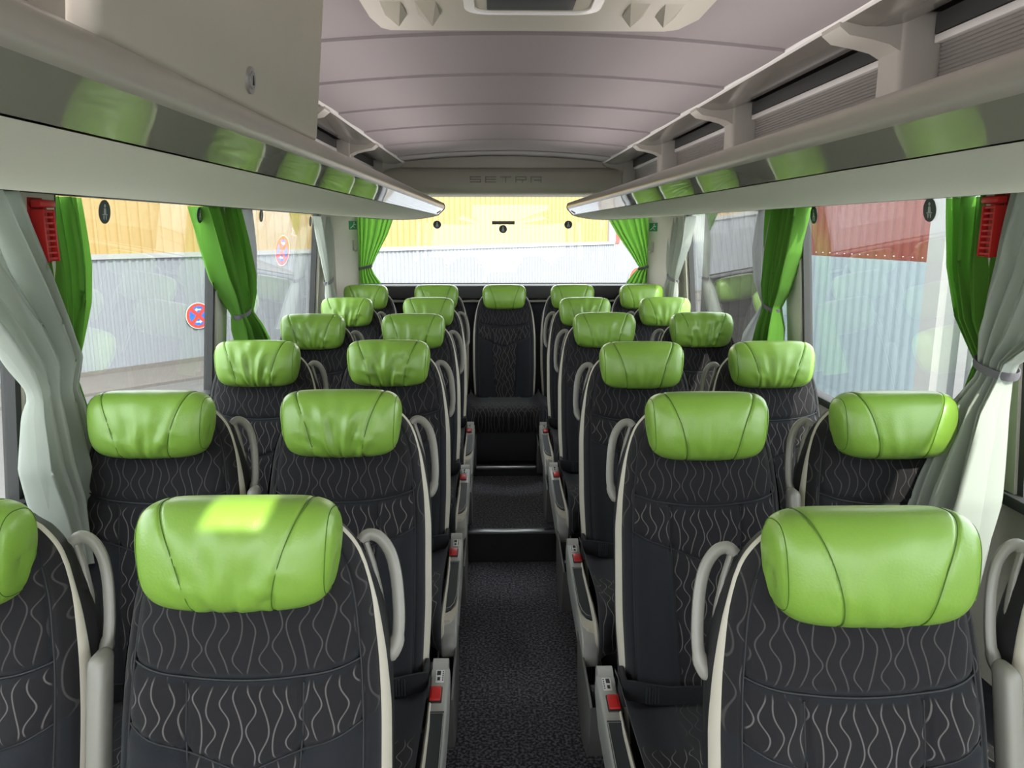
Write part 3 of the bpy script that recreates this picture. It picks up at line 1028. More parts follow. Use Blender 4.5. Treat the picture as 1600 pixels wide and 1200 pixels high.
def make_seat(side, aisle, rear=False):
    """side = +1 when the aisle lies towards +x of the seat"""
    s = side
    root = empty('coach_seat')
    def part(o):
        c = o.copy()
        c.parent = root
        COL.objects.link(c)
        return c
    br = part(BACKREST); part(SHELL)
    part(TRIM if rear else SIDE_TRIM[s])
    c = BSEAM.copy(); c.parent = br; COL.objects.link(c)
    hd = HEADS[0].copy()
    hd.parent = root
    hd.location = back_point(0, 0.078, 1.070)
    hd.rotation_euler = (-0.16, 0, 0)
    COL.objects.link(hd)
    for sm in SEAMS:
        c = sm.copy(); c.parent = hd; COL.objects.link(c)
    part(CUSH_REAR if rear else CUSH)
    if not rear:
        MB().box((-.19, -.38, .17), (.19, .06, .275), .012).build('seat_frame', M['shell'], root)
        for xx in (-.12, .12):
            MB().box((xx - .02, -.30, 0.0), (xx + .02, -.02, .18), .006).build('leg', M['shell'], root)
        cp = MB()
        pts = [(.212, .02, .385), (.2155, -.12, .383), (.2165, -.26, .384), (.2155, -.36, .381), (.213, -.43, .362), (.211, -.458, .325), (.209, -.455, .28)]
        cp.tube(pts, [.006, .008, .009, .011, .013, .012, .008], 8, flat=0.6)
        sx(cp, s).build('cushion_piping', M['cream_piping'], root)
        hp = [(.166, 1.040), (.178, 1.050), (.196, 1.044), (.212, 1.022), (.221, .990), (.2255, .95), (.2265, .91), (.222, .880), (.208, .858)]
        sub = []
        for i in range(len(hp) - 1):
            q0, q1, q2, q3 = hp[max(0, i - 1)], hp[i], hp[i + 1], hp[min(len(hp) - 1, i + 2)]
            for k in range(4):
                f_ = k / 4
                sub.append(tuple(0.5 * (2 * q1[d_] + (q2[d_] - q0[d_]) * f_ + (2 * q0[d_] - 5 * q1[d_] + 4 * q2[d_] - q3[d_]) * f_ ** 2 + (3 * q1[d_] - q0[d_] - 3 * q2[d_] + q3[d_]) * f_ ** 3) for d_ in (0, 1)))
        sub.append(hp[-1])
        h_ = MB().tube([back_point(x - .005, -0.035, z) for x, z in sub], [.0108] * (len(sub) - 6) + [.013, .0135, .014, .0145, .014, .010], 12, flat=0.72)
        sx(h_, s).build('grab_handle', M['handle'], root)
        ib = MB().tube([back_point(x, -0.034, z) for x, z in ((.168, 1.038), (.180, 1.005), (.190, .965), (.198, .92), (.206, .865))], .0065, 8, flat=.8)
        sx(ib, s).build('handle_base', M['handle'], root)
        # belt: strap across the lower back, tongue and stitched end
        bl = MB()
        pts = [(.212, -.055, .452), (.19, -.062, .455), (.15, -.072, .452), (.10, -.075, .449), (0.0, -.066, .446), (-.10, -.075, .444), (-.17, -.07, .437), (-.213, -.035, .415)]
        A = np.zeros((len(pts), 4, 3))
        for i, p in enumerate(pts):
            w = .026 if i > 2 else .030
            A[i] = [(p[0], p[1] - .002, p[2] - w), (p[0], p[1] - .005, p[2] + w * .8), (p[0], p[1], p[2] + w * .82), (p[0], p[1] + .003, p[2] - w)]
        bl.grid(A, wrap_v=True)
        belt = sx(bl, s).build('seat_belt', M['belt'], root, angle=60)
        st = MB()
        for k in range(5):
            st.box((.128 + k * .007, -.0805, .428), (.131 + k * .007, -.076, .470), .0)
        sx(st, s).build('stitching', M['arm_dark'], belt, smooth=False)
    if aisle and not rear:
        poly = [(.085, .404), (-.36, .352), (-.42, .342), (-.462, .318), (-.482, .282), (-.476, .250), (-.45, .235), (-.30, .245), (.02, .285), (.09, .33), (.105, .37)]
        ar = sx(bprism(poly, 0, .209, .257, .008, 3), s).build('armrest', M['arm'], root)
        k_ = sx(MB().tube([(.212, .098, .385), (.252, .098, .385)], .030, 20), s)
        k_.build('armrest_pivot', M['arm'], ar)
        # dark pad with rounded front, pale crescent beyond it
        pad = [(.214, -.085), (.252, -.085), (.2525, -.20), (.252, -.30), (.246, -.345), (.234, -.372), (.222, -.382), (.2135, -.384)]
        p_ = shear(MB().prism(pad, 2, -.004, .0045))
        sx(p_, s).build('armrest_pad', M['arm_dark'], ar, angle=30)
        rim = [(.2165, -.091), (.2505, -.091), (.2505, -.29), (.244, -.335), (.232, -.360), (.2165, -.368)]
        rm = shear(MB().tube([(x, y, .0045) for x, y in rim], .0011, 5, closed=True))
        sx(rm, s).build('pad_rim', M['arm'], ar)
        cr = [(.2135, -.392), (.224, -.389), (.238, -.378), (.250, -.352), (.2565, -.31), (.2562, -.36), (.250, -.408), (.236, -.428), (.2135, -.436)]
        c_ = shear(MB().prism(cr, 2, -.02, .004))
        sx(c_, s).build('armrest_crescent', M['cream_piping'], ar, angle=30)
        # small pictogram on the pad, label plate and red release button
        lb = sx(shear(MB().box((.222, .022, .0), (.244, .068, .0022), .0008)), s).build('label_plate', M['white'], ar)
        lm = MB()
        for r_ in range(5):
            lm.box((.2395, .027 + r_ * .008, .0020), (.2425, .031 + r_ * .008, .0030))
        lm.box((.225, .048, .0020), (.235, .064, .0030)).box((.227, .028, .002), (.234, .040, .003))
        sx(shear(lm), s).build('label_print', M['ink'], ar, smooth=False)
        sx(shear(MB().box((.207, -.052, -.004), (.243, .006, .0035), .003)), s).build('buckle_housing', M['ink'], ar)
        sx(shear(MB().box((.212, -.047, .0), (.240, .001, .0085), .0025)), s).build('release_button', M['red'], ar)
        sx(shear(MB().box((.2165, -.040, .008), (.220, -.008, .0095), .0005)), s).build('buckle_slot', M['darkred'], ar)
        sx(MB().box((.199, -.060, .405), (.212, .012, .475), .004), s).build('buckle_tongue', M['belt'], ar)
        # litter bin hanging behind the armrest
        bp_ = [(.16, .255), (.20, .262), (.47, .295), (.50, .295), (.485, .12), (.44, .06), (.33, .03), (.22, .06), (.17, .14)]
        b_ = bprism(bp_, 0, .252, .259, .002, 1)
        i_ = bprism([(y, z - 0.02 if z > .2 else z) for y, z in bp_], 0, .200, .206, .002, 1)
        b_.add(i_.v, i_.f)
        band = bp_[3:] + [bp_[0]]
        A = np.array([[(.204, y, z), (.255, y, z)] for y, z in band])
        b_.grid(A)
        bn = sx(b_, s).build('litter_bin', M['bin'], root, angle=30)
        sx(MB().box((.222, .24, .20), (.246, .27, .255), .003), s).build('bin_latch', M['arm_dark'], bn)
        # raised middle armrest on the window side
        mp = []
        for k in range(9):
            a = PI * k / 8
            mp.append((.0145 * math.cos(a), .885 + .0145 * math.sin(a)))
        mp += [(-.0145, .42), (.0145, .42)]
        mid = MB().prism([(p[0], p[1]) for p in mp], 1, -0.02, 0.024)
        mid.v = [(v[0] - .2305 * s, v[1] + .25 * (v[2] - .41) - .02, v[2]) for v in mid.v]
        bm = bmesh.new()
        vs = [bm.verts.new(v) for v in mid.v]
        for f in mid.f: bm.faces.new([vs[i] for i in f])
        bmesh.ops.recalc_face_normals(bm, faces=bm.faces[:])
        bmesh.ops.bevel(bm, geom=[e for e in bm.edges if len(e.link_faces) == 2 and e.calc_face_angle() > 1.2], offset=.011, segments=3, affect='EDGES', profile=.5)
        bm.verts.index_update()
        mo = MB(); mo.add([v.co for v in bm.verts], [[v.index for v in f.verts] for f in bm.faces]); bm.free()
        mo.build('middle_armrest', M['handle'], root, angle=50)
    return root


PROTO = {(1, True): make_seat(1, True), (1, False): make_seat(1, False),
         (-1, True): make_seat(-1, True), (-1, False): make_seat(-1, False), 'rear': make_seat(1, False, True)}
used = set()
GROUP = 'green-topped seats in rows facing the camera'
ROWY = {-1: [1.075, 1.845, 2.705, 3.555, 4.40], 1: [1.01, 1.80, 2.645, 3.585, 4.385]}
SEATX = {(-1, True): -0.380, (-1, False): -0.845, (1, True): 0.514, (1, False): 0.975}
# wrinkle choice and label of every seat: (side of the aisle, aisle seat?) -> rows from the camera backwards
WR = {(-1, True): [1, 2, 3, 1, 1], (-1, False): [0, 1, 2, 2, 3], (1, True): [0, 0, 0, 1, 2], (1, False): [0, 0, 1, 3, 1]}
ORD = ['nearest row', 'second row from the camera', 'third row from the camera', 'fourth row from the camera', 'fifth row, just before the rear bench']
LOOK = {
    (-1, True): ['large wavy charcoal seat, left aisle side, nearest row, its green headrest whole', 'left aisle seat of the second row, creased headrest, right behind the nearest left seat',
                 'left aisle seat of the third row, deeply wrinkled green headrest', 'left aisle seat of the fourth row, its headrest half behind the wrinkled one', 'left aisle seat of the fifth row, just before the rear bench'],
    (-1, False): ['seat at the far left edge, only its right shoulder and grab handle in view', 'left window seat of the second row, beside the tied pale curtain',
                  'left window seat of the third row, below the no-stopping sign', 'left window seat of the fourth row, beside the tied green curtain', 'left window seat of the fifth row, crumpled green headrest near the rear pillar'],
    (1, True): ['large wavy charcoal seat at bottom right, smooth green headrest, silver handle left', 'right aisle seat of the second row, full backrest with pale edge in view',
                'right aisle seat of the third row, smooth headrest, red buckle beside it', 'right aisle seat of the fourth row, lightly creased green headrest', 'right aisle seat of the fifth row, wrinkled headrest before the rear bench'],
    (1, False): ['seat cut off by the right edge, only its grab handle showing', 'right window seat of the second row, beside the long pale curtain',
                 'right window seat of the third row, in front of the pale blue wall', 'right window seat of the fourth row, crumpled headrest by the green curtain', 'right window seat of the fifth row, before the grey rear curtain'],
}


def place(key, x, y, z, label, wr):
    if key in used:
        o = copy_tree(PROTO[key])
    else:
        o = PROTO[key]
        used.add(key)
    o.location = (x, y, z)
    tag(o, label, 'seat', GROUP)
    for c in o.children:
        if c.name.startswith('headrest'):
            c.data = HEAD_MESH[wr]
    return o


for r in range(5):
    for sd in (-1, 1):
        for ais in (True, False):
            place((-sd, ais), SEATX[(sd, ais)] + (0.02 if r == 0 and sd > 0 else 0.0), ROWY[sd][r] - 0.086, 0.160, LOOK[(sd, ais)][r], WR[(sd, ais)][r])
RL = ['rear bench seat in the left corner, under the green exit sign', 'rear bench seat second from the left window', 'rear bench seat in the middle, facing straight down the aisle',
      'rear bench seat second from the right window', 'rear bench seat in the right corner, by the grey curtains']
for k, (x, wr) in enumerate(((-0.862, 1), (-0.392, 0), (0.062, 0), (0.520, 0), (0.985, 0))):
    place('rear', x, 5.16 - 0.086, 0.178, RL[k], wr)
for o in [BACKREST, BSEAM, TRIM, SIDE_TRIM[1], SIDE_TRIM[-1], SHELL, CUSH, CUSH_REAR] + HEADS + SEAMS:
    bpy.data.objects.remove(o)
# bench box under the rear seats
bb = MB().box((CX - 1.17, 4.72, 0.236), (CX + 1.17, 5.64, 0.435), 0.006).build('bench_base', M['rear_dark'])
tag(bb, 'black box carrying the rear bench cushions', 'bench base')

# ------------------------------------------------------------------ curtains
def curtain(name, mat, base, e, nrm, keys, folds, amp, label, tie=None, phase=0.0, group=None, seed=1):
    """keys: (z, start, end, depth scale) along direction e from base; nrm points into the cabin"""
    rs = np.random.RandomState(seed)
    e, nrm, base = Vector(e), Vector(nrm), Vector(base)
    root = empty(name, base)
    zs = np.linspace(keys[0][0], keys[-1][0], 60)
    kz_ = [k[0] for k in keys][::-1]
    nu = folds * 10 + 1
    ph = rs.rand(6) * 6.28
    A = np.zeros((nu, len(zs), 3))
    for j, z in enumerate(zs):
        a = np.interp(z, kz_, [k[1] for k in keys][::-1])
        b = np.interp(z, kz_, [k[2] for k in keys][::-1])
        d = np.interp(z, kz_, [k[3] for k in keys][::-1])
        inn = np.interp(z, kz_, [(k[4] if len(k) > 4 else 0.0) for k in keys][::-1])
        lean = -0.09 * (z - 1.5) if abs(e.y) > 0.5 else 0.0
        for i in range(nu):
            u = i / (nu - 1)
            uu = u + 0.035 * math.sin(6.28 * u * 1.5 + ph[0]) * math.sin(z * 3 + ph[1])
            w = math.sin(6.283 * folds * uu + phase + 0.6 * math.sin(z * 5 + ph[2]))
            w = math.copysign(abs(w) ** 0.7, w)
            off = amp * d * (w + 0.35 * math.sin(6.283 * folds * 0.37 * u + ph[3]) + 0.15 * math.sin(6.283 * folds * 2.1 * u + ph[4] + z * 4))
            side = 0.25 * amp * d * math.cos(6.283 * folds * uu + phase)
            p = e * (a + (b - a) * u + side) + nrm * (off + lean + inn)
            A[i, j] = (p.x, p.y, z - base.z)
    MB().grid(A).build('cloth', mat, root, fixn=False, angle=180)
    if tie:
        z, a, b, th = tie
        lean = -0.09 * (z - 1.5) if abs(e.y) > 0.5 else 0.0
        pts = []
        for k in range(24):
            q = 2 * PI * k / 24
            p = e * ((a + b) / 2 + math.cos(q) * (b - a) / 2) + nrm * (math.sin(q) * th + lean)
            pts.append((p.x, p.y, z - base.z + 0.012 * math.cos(q)))
        MB().tube(pts, 0.0115, 6, closed=True, flat=0.25).build('tieback', M['tie'], root)
    tag(root, label, 'curtain', group)
    return root


GC = 'tied-back window curtains'
XL, XR = -1.085, 1.215
EY = (0, 1, 0)
# front left pair
curtain('window_curtain', M['cream_curtain'], (XL, 1.80, 1.78), EY, (1, 0, 0),
        [(1.78, -.34, .045, 1.0), (1.71, -.31, .065, 1.0), (1.60, -.24, .10, 1.0), (1.47, -.13, .14, .9), (1.38, -.075, .165, .8), (1.335, -.05, .145, .55), (1.31, -.045, .125, .5), (1.27, -.07, .125, .7), (1.15, -.105, .115, 1.0), (1.06, -.09, .10, 1.1), (.90, -.06, .02, 1.0)],
        6, .040, 'pale curtain hanging at the left edge, tied low with its tail bunched', tie=None, group=GC, seed=3)
curtain('window_curtain', M['green_curtain'], (XL - .03, 2.06, 1.78), EY, (1, 0, 0),
        [(1.78, -.15, .11, 1.0), (1.6, -.15, .085, 1.0), (1.5, -.15, .05, .9), (1.40, -.14, -.02, .8), (1.32, -.13, -.075, .6), (1.2, -.13, -.055, .8), (1.1, -.13, -.03, .9), (1.0, -.13, -.02, 1.0)],
        6, .026, 'dark green curtain behind the pale one at the front left window', tie=None, group=GC, seed=4)
# middle left pair
curtain('window_curtain', M['green_curtain'], (XL - .005, 3.2, 1.78), EY, (1, 0, 0),
        [(1.78, -.19, .16, 1.0), (1.65, -.15, .20, 1.0), (1.5, -.10, .22, 1.0), (1.42, -.04, .20, .9), (1.345, .015, .165, .55), (1.28, .015, .22, .9), (1.06, .03, .42, 1.1)],
        7, .036, 'bright green curtain tied back at the middle left window post', tie=(1.345, .012, .165, .028), group=GC, seed=11)
curtain('window_curtain', M['grey_curtain'], (XL - .012, 3.45, 1.78), EY, (1, 0, 0),
        [(1.78, -.09, .20, 1.0), (1.6, -.07, .19, 1.0), (1.48, -.08, .12, .9), (1.345, -.12, -.07, .5), (1.2, -.12, -.03, .8), (1.06, -.12, .0, .8)],
        3, .020, 'grey curtain beside the bright green one at the middle left post', group=GC, seed=12)
# rear left
curtain('window_curtain', M['cream_curtain'], (XL + .005, 5.1, 1.77), EY, (1, 0, 0),
        [(1.77, -.33, .21, 1.0), (1.6, -.30, .20, 1.0), (1.45, -.24, .10, .8), (1.365, -.20, -.01, .55), (1.28, -.26, .02, .9), (1.05, -.32, .10, 1.0)],
        5, .022, 'narrow pale grey curtain tied at the rear of the left windows', tie=(1.365, -.205, -.005, .022), group=GC, seed=13)
# right side
curtain('window_curtain', M['cream_curtain'], (XR - .005, 1.86, 1.78), EY, (-1, 0, 0),
        [(1.78, -.38, .005, 1.0), (1.6, -.34, .0, 1.0), (1.45, -.24, .0, .9), (1.39, -.14, -.015, .6), (1.35, -.13, -.02, .55), (1.28, -.17, -.005, .9, .03), (1.10, -.27, -.03, 1.3, .085), (.86, -.30, -.05, 1.5, .12)],
        8, .036, 'long pale curtain tied at the right edge, tail reaching the seats', tie=(1.372, -.140, -.012, .038), group=GC, seed=21)
curtain('window_curtain', M['green_curtain'], (XR + .02, 2.06, 1.78), EY, (-1, 0, 0),
        [(1.78, -.16, .115, 1.0), (1.6, -.17, .045, 1.0), (1.47, -.20, -.045, .9), (1.37, -.26, -.16, .6), (1.2, -.24, -.12, .8), (1.05, -.24, -.10, .9)],
        6, .028, 'dark green curtain beside the red hammer at the right window', group=GC, seed=22)
curtain('window_curtain', M['green_curtain'], (XR + .005, 3.25, 1.78), EY, (-1, 0, 0),
        [(1.78, -.13, .24, 1.0), (1.6, -.12, .24, 1.0), (1.45, -.06, .21, .8), (1.365, .0, .15, .55), (1.28, -.03, .16, .9), (1.06, -.06, .19, 1.1)],
        8, .036, 'bright green curtain tied back at the middle right window post', tie=(1.36, .0, .152, .026), group=GC, seed=23)
curtain('window_curtain', M['grey_curtain'], (XR + .012, 3.55, 1.78), EY, (-1, 0, 0),
        [(1.78, -.06, .13, 1.0), (1.6, -.07, .12, 1.0), (1.45, -.10, .03, .8), (1.36, -.14, -.10, .5), (1.2, -.16, .10, .9), (1.06, -.16, .16, .9)],
        3, .018, 'grey curtain beside the bright green one at the middle right post', group=GC, seed=24)
curtain('window_curtain', M['cream_curtain'], (XR - .005, 5.1, 1.77), EY, (-1, 0, 0),
        [(1.77, -.28, .34, 1.0), (1.6, -.24, .33, 1.0), (1.45, -.12, .28, .8), (1.365, -.05, .23, .55), (1.28, -.10, .27, .9), (1.05, -.15, .33, 1.0)],
        5, .022, 'narrow pale grey curtain tied at the rear of the right windows', tie=(1.365, -.055, .235, .022), group=GC, seed=25)
# rear window pair
curtain('rear_curtain', M['green_curtain'], (-0.95, 5.80, 1.80), (1, 0, 0), (0, -1, 0),
        [(1.80, -.06, .22, 1.0), (1.65, -.06, .16, 1.0), (1.5, -.06, .075, .9), (1.41, -.06, .03, .5), (1.36, -.075, .05, .9), (1.29, -.09, .10, 1.0)],
        6, .016, 'green curtain tied at the left side of the rear window', tie=(1.41, -.07, .035, .03), group=GC, seed=31)
curtain('rear_curtain', M['green_curtain'], (1.10, 5.80, 1.80), (1, 0, 0), (0, -1, 0),
        [(1.80, -.28, .06, 1.0), (1.65, -.19, .07, 1.0), (1.5, -.08, .075, .9), (1.41, -.02, .07, .5), (1.36, -.07, .085, .9), (1.29, -.12, .10, 1.0)],
        6, .016, 'green curtain tied at the right side of the rear window', tie=(1.41, -.025, .075, .03), group=GC, seed=32)

# ------------------------------------------------------------------ emergency hammers in red holders
def hammer(sd):
    y, z = (1.905, 1.69) if sd < 0 else (1.885, 1.70)
    x = CX + sd * (half(z) - 0.015)
    root = empty('emergency_hammer', (x, y, z))
    i = -sd
    def bx(name, lo, hi, mat, bev=.003, par=root):
        a, b = sorted((i * lo[0], i * hi[0]))
        return MB().box((a, lo[1], lo[2]), (b, hi[1], hi[2]), bev).build(name, mat, par)
    bx('back_plate', (.0, -.04, -.085), (.006, .045, .10), M['darkred'])
    fr_ = bx('holder_frame', (.004, .028, -.085), (.045, .036, .065), M['red'])
    bx('holder_edge', (.004, -.034, -.085), (.045, -.026, .065), M['red'], par=root)
    for k in range(9):
        bx('cross_bar', (.034, -.028, -.08 + k * .017), (.042, .030, -.073 + k * .017), M['red'], .001, fr_)
    hd_ = bx('hammer_head', (.012, -.040, .070), (.045, .048, .092), M['red'], .006)
    bx('hammer_tip', (.022, .046, .076), (.036, .056, .086), M['metal'], .003, hd_)
    bx('hammer_handle', (.016, -.010, -.088), (.034, .014, .072), M['darkred'], .005)
    root.scale = (0.8, 0.74, 0.82)
    return root


tag(hammer(-1), 'red emergency hammer in its holder between the front left curtains', 'hammer', 'emergency hammers')
tag(hammer(1), 'red emergency hammer in its holder between the front right curtains', 'hammer', 'emergency hammers')

# ------------------------------------------------------------------ stickers on panes, exit signs, coat hooks
def basis_mesh(mb, o, e, u, n):
    o, e, u, n = Vector(o), Vector(e), Vector(u), Vector(n)
    mb.v = [tuple(o + e * v[0] + u * v[1] + n * v[2]) for v in mb.v]
    return mb


def belt_sticker(parent, o, e, u, n, r):
    basis_mesh(MB().tube([(0, 0, 0.0), (0, 0, 0.0015)], r, 24), o, e, u, n).build('sticker', M['sticker'], parent)
    p = MB()
    k = r / 0.03
    circ = lambda cx_, cy_, rr: p.add([(cx_ + rr * math.cos(a), cy_ + rr * math.sin(a), .002) for a in np.linspace(0, 2 * PI, 12, endpoint=False)], [tuple(range(12))])
    circ(0, .015 * k, .0048 * k)
    p.add([(-.005 * k, .009 * k, .002), (.005 * k, .009 * k, .002), (.007 * k, -.006 * k, .002), (-.007 * k, -.006 * k, .002)], [(0, 1, 2, 3)])
    p.add([(-.013 * k, -.006 * k, .002), (.013 * k, -.006 * k, .002), (.013 * k, -.0085 * k, .002), (-.013 * k, -.0085 * k, .002)], [(0, 1, 2, 3)])
    for sg in (-1, 1):
        p.add([(sg * .002 * k, -.010 * k, .002), (sg * .009 * k, -.010 * k, .002), (sg * .008 * k, -.020 * k, .002), (sg * .004 * k, -.020 * k, .002)], [(0, 1, 2, 3)])
    basis_mesh(p, o, e, u, n).build('pictogram', M['pict'], parent, smooth=False)


def px_ray(px, py):
    Fv = Vector((math.sin(YAW) * math.cos(PITCH), math.cos(YAW) * math.cos(PITCH), -math.sin(PITCH)))
    Rv = Vector((math.cos(YAW), -math.sin(YAW), 0))
    return Fv + Rv * (px - 800) / F_PX + Rv.cross(Fv) * (600 - py) / F_PX


def side_pane_point(sd, px, py):
    d = px_ray(px, py)
    k = 1.0
    for _ in range(20):
        zz = CAM.z + d.z * k
        k = (CX + sd * (half(zz) + 0.016) - CAM.x) / d.x
    return CAM + d * k


for sd, px, py, idx, r in ((-1, 163, 331, 3, .034), (-1, 312, 336, 3, .030), (-1, 408, 337, 4, .030), (-1, 485, 346, 4, .030), (1, 1272, 336, 3, .034), (1, 1453, 328, 3, .034)):
    q = side_pane_point(sd, px, py)
    up = Vector((-sd * 0.09, 0, 1)).normalized()
    belt_sticker(panes[(sd, idx)], q, (0, -sd * -1.0, 0), up, Vector((-sd, 0, -0.09)).normalized(), r)
for px, py in ((683, 351), (786, 358), (888, 351)):
    d = px_ray(px, py)
    q = CAM + d * ((YR + 0.008 - CAM.y) / d.y)
    belt_sticker(wp, q, (1, 0, 0), (0, 0, 1), (0, -1, 0), .030)
d = px_ray(786.5, 348)
q = CAM + d * ((YR + 0.008 - CAM.y) / d.y)
basis_mesh(MB().box((-.085, -.0125, 0), (.085, .0125, .002)), q, (1, 0, 0), (0, 0, 1), (0, -1, 0)).build('notice_strip', pmat('olive_notice', (.10, .12, .08), rough=.5), wp, smooth=False)

for sd, px, py in ((-1, 551, 352), (1, 1021, 355)):
    dd = px_ray(px, py)
    pa, pb = Vector((CX + sd * 1.16, 5.35, 0)), Vector((CX + sd * 1.075, 5.80, 0))
    e = (pb - pa).normalized()
    if e.x < 0: e = -e
    nn = Vector((e.y, -e.x, 0))
    k = (pa - CAM).dot(nn) / dd.dot(nn)
    q = CAM + dd * k
    up = Vector((0, 0, 1))
    root = empty('exit_sign', q)
    z0 = Vector((0, 0, 0))
    basis_mesh(MB().box((-.075, -.030, 0), (.075, .030, .003), .0), z0, e, up, nn).build('sign_plate', M['exit'], root, smooth=False)
    p = MB()
    p.add([(.02 + .009 * math.cos(a), .017 + .009 * math.sin(a), .0035) for a in np.linspace(0, 2 * PI, 10, endpoint=False)], [tuple(range(10))])
    p.add([(.012, .010, .0035), (.022, .006, .0035), (-.010, -.012, .0035), (-.020, -.006, .0035)], [(0, 1, 2, 3)])
    p.add([(-.012, -.004, .0035), (-.012, -.012, .0035), (-.055, -.024, .0035), (-.055, -.017, .0035)], [(0, 1, 2, 3)])
    p.add([(.0, -.002, .0035), (.006, -.010, .0035), (.034, -.022, .0035), (.034, -.016, .0035)], [(0, 1, 2, 3)])
    p.add([(.016, .006, .0035), (.020, .0, .0035), (.055, .004, .0035), (.055, .009, .0035)], [(0, 1, 2, 3)])
    basis_mesh(p, z0, e, up, nn).build('running_figure', M['white'], root, smooth=False)
    tag(root, 'small green emergency exit sign on the %s rear pillar' % side_name[sd], 'sign', 'exit signs on the rear pillars')
    # coat hook below the sign
    hk = empty('coat_hook', q - Vector((0, 0, .15)))
    basis_mesh(MB().tube([(0, .035, 0), (0, .03, .006), (0, -.02, .006), (0, -.034, .016), (0, -.026, .03), (0, -.012, .033)], .006, 8), z0, e, up, nn).build('hook', M['bracket'], hk)
    basis_mesh(MB().box((-.02, -.03, 0), (.02, .045, .006), .002), z0, e, up, nn).build('hook_plate', M['hook'], hk)
    tag(hk, 'small cream coat hook on the %s rear pillar below the exit sign' % side_name[sd], 'hook', 'coat hooks on the rear pillars')

# ------------------------------------------------------------------ outside
ZS = -1.05                      # street level
st = MB().box((-45, -25, ZS - 0.1), (45, 45, ZS)).build('street', M['street'], smooth=False)
tag(st, kind='structure')


ap = MB().box((-4.6, -7, ZS), (4.0, 9.5, ZS + 0.03)).build('yard', pmat('pale_concrete_yard', (0.50, 0.485, 0.45), rough=0.9, bump=0.4, bscale=40, var=0.08, vscale=2), smooth=False)  # pale ground added out of view to bounce light under the racks
tag(ap, kind='structure')


def corrugated(length, z0, z1, pitch, depth, crest=0.35, slope=0.12):
    """trapezoid sheet along local x, crests towards -y"""
    xs, ys = [], []
    k = 0
    x = 0.0
    while x < length:
        for t, dd in ((0, 0), (1 - crest - 2 * slope, 0), (1 - crest - slope, 1), (1 - slope, 1)):
            xs.append(x + t * pitch); ys.append(-dd * depth)
        x += pitch
    A = np.zeros((len(xs), 2, 3))
    for i in range(len(xs)):
        A[i, 0] = (xs[i], ys[i], z0)
        A[i, 1] = (xs[i], ys[i], z1)
    return MB().grid(A)


def px_depth(px, py, dep):
    return CAM + px_ray(px, py) * dep


# long warehouse wall seen through the left and rear windows
dv = px_ray(1822, 356); dv.z = 0; dv.normalize()
p0 = px_depth(140, 405, 14.0)
ang = math.atan2(dv.y, dv.x)
origin = p0 - dv * 12.0
zl = p0.z                       # underside of the flashing
wh = empty('warehouse', (origin.x, origin.y, ZS), ang)
d = px_ray(949, 380)            # where the yellow cladding ends
# intersection of that ray with the wall plane
nv_ = Vector((-dv.y, dv.x, 0))
kk = (origin - CAM).dot(nv_) / d.dot(nv_)
Lw = (CAM + d * kk - origin).dot(dv)
zl -= ZS
corrugated(Lw, zl + .08, zl + 2.1, .21, .035, .2, .08).build('yellow_cladding', M['yellow'], wh, smooth=False)
corrugated(Lw + 22, .12, zl, .14, .022, .3, .1).build('grey_cladding', M['grey_clad'], wh, smooth=False)
MB().box((0, -.06, zl - .01), (Lw + .4, .0, zl + .085)).build('flashing', M['flash'], wh, smooth=False)
MB().box((0, -.03, -.0), (Lw + 22, .02, .14)).build('plinth', M['kerb'], wh, smooth=False)
MB().box((Lw, -.07, zl + .05), (Lw + .42, .0, zl + 2.1)).build('corner_trim', M['flash'], wh, smooth=False)
MB().box((Lw + .42, -.04, zl + .02), (Lw + .75, .0, zl + 2.1)).build('red_panel', M['signred'], wh, smooth=False)
up_ = corrugated(21.2, zl, zl + 2.1, .17, .022, .3, .1)
up_.v = [(v[0] + Lw + .76, v[1], v[2]) for v in up_.v]
up_.build('white_cladding', M['flash'], wh, smooth=False)
MB().box((0, .04, 0), (Lw + 22, .3, zl + 2.1)).build('wall_core', M['panelgrey'], wh, smooth=False)
MB().box((0, -.1, zl + 2.06), (Lw + 22, .35, zl + 2.16)).build('coping', M['flash'], wh, smooth=False)
MB().box((-2, -1.6, -.0), (Lw + 24, -.03, .05)).build('pavement', M['kerb'], wh, smooth=False)
tag(wh, 'long corrugated warehouse wall, yellow above pale grey, behind the windows', 'building')


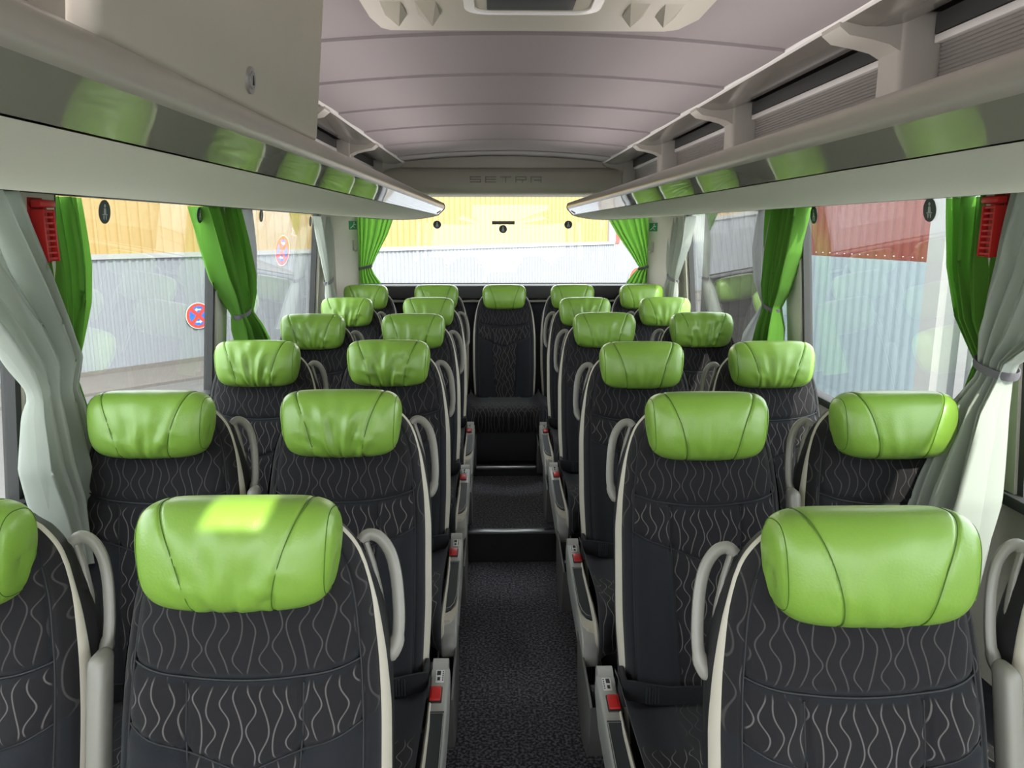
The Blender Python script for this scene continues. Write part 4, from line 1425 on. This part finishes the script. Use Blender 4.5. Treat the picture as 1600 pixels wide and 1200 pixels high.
def stop_sign(px, py, rad, dx=-0.075, label='', rot=0.0):
    d = px_ray(px, py)
    k = (origin - CAM).dot(nv_) / d.dot(nv_)
    q = CAM + d * k
    o = empty('no_stopping_sign', q - nv_ * 0.045, ang)
    def disc(r, y0, y1, n=40):
        return MB().tube([(0, y0, 0), (0, y1, 0)], r, n)
    def wedge(a0, a1, r0, r1, y):
        pts = []
        aa = np.linspace(a0, a1, 10)
        pts += [(r1 * math.cos(a), y, r1 * math.sin(a)) for a in aa]
        am = (a0 + a1) / 2
        pts += [(r0 * math.cos(am), y, r0 * math.sin(am))]
        m_ = MB(); m_.add(pts, [tuple(range(len(pts)))])
        m_.add([(p[0], p[1] + .004, p[2]) for p in pts], [tuple(range(len(pts)))])
        return m_
    disc(rad, -.006, .0).build('rim', M['white'], o)
    disc(rad * .96, -.009, -.004).build('red_disc', M['signred'], o)
    for c in range(4):
        a = PI / 2 * c
        wedge(a - .60, a + .60, rad * .20, rad * .74, -.012).build('blue_field', M['blue'], o, smooth=False)
    for sg, zc_ in ((-1, .47), (1, -.47)):
        a_ = MB()
        w = rad
        pts = [(-.22, -.04), (.08, -.04), (.08, -.13), (.26, 0), (.08, .13), (.08, .04), (-.22, .04)]
        a_.prism([(sg * p[0] * w, zc_ * w + p[1] * w) for p in pts], 1, -.016, -.012)
        a_.build('arrow', M['white'], o, smooth=False)
    MB().box((-.03, -.004, -.03), (.03, .03, .03)).build('fixing', M['arm'], o, smooth=False)
    tag(o, label, 'sign', 'no-stopping signs on the warehouse wall')
    return o


stop_sign(308, 493, 0.265, label='red and blue no-stopping sign seen through the left window')
stop_sign(992, 441, 0.56, label='red ringed sign half hidden by the rear right curtain')

# hall seen through the right windows
dv2 = px_ray(570, 356); dv2.z = 0; dv2.normalize()
p1 = px_depth(1258, 398, 11.5)
p2d = px_ray(1479, 410)
n2 = Vector((-dv2.y, dv2.x, 0))
kk = (p1 - CAM).dot(n2) / p2d.dot(n2)
pc = CAM + p2d * kk             # front corner
ang2 = math.atan2(dv2.y, dv2.x) + PI
hall = empty('metal_hall', (pc.x, pc.y, ZS), ang2)
# local +x runs towards the camera, so the wall extends in -x; local -y ... faces the bus
Lh = 4.0
zh = p1.z - ZS
fs = 1 if (Matrix.Rotation(ang2, 3, 'Z') @ Vector((0, 1, 0))).x < 0 else -1
def face(mb, x_shift=0):
    mb.v = [(v[0] - Lh + x_shift, -v[1] * fs, v[2]) for v in mb.v]
    return mb
face(corrugated(Lh - .25, zh, zh + 2.0, .17, .025, .2, .08)).build('red_cladding', M['redclad'], hall, smooth=False)
face(corrugated(Lh - .25, .0, zh, .17, .03, .45, .1)).build('blue_cladding', M['blueclad'], hall, smooth=False)
MB().box((-.26, -.05, 0), (.0, .05, zh + 2.0)).build('corner_trim', M['flash'], hall, smooth=False)
rv = MB()
for k in range(21):
    rv.tube([(-.35 - k * .17, fs * .03, zh + .05), (-.35 - k * .17, fs * .040, zh + .05)], .007, 6)
rvo = rv.build('rivets', M['white'], hall)
rvo['kind'] = 'stuff'
MB().box((-Lh, min(-fs * .03, -fs * .3), 0), (-.02, max(-fs * .03, -fs * .3), zh + 2.0)).build('wall_core', M['panelgrey'], hall, smooth=False)
for k in range(6):  # dark boards added so the rear right pane shows its reflections
    MB().box((-Lh - .02 - .4 * (k + 1) + .012, min(-fs * .0, fs * .04), 0), (-Lh - .02 - .4 * k, max(-fs * .0, fs * .04), zh + 2.0), .006).build('gate_board', M['darkgate'], hall)
tag(hall, 'pale blue ribbed hall with red upper cladding outside the right windows', 'building')

# smooth pale panels nearer than the hall corner, right of it
bx_ = empty('panel_building', (pc.x + 0.3, pc.y - 0.2, ZS), 0)
q2 = CAM + px_ray(1522, 400) * (9.3)
wlen = 3.2
dirb = Vector((0.93, -0.37, 0)).normalized()
bx_.rotation_euler = (0, 0, math.atan2(dirb.y, dirb.x))
MB().box((0, .02, 0), (1.05, .3, 4.4)).build('wall_core', M['panelgrey'], bx_, smooth=False)
zz = 0.0
for hgt in (1.3, 1.0, 0.95, 1.1):
    MB().box((0.0, .0, zz + .008), (1.05, .02, zz + hgt - .008), .004).build('panel', M['panelgrey'], bx_)
    zz += hgt
tag(bx_, 'pale grey panelled building corner beside the right front curtain', 'building')
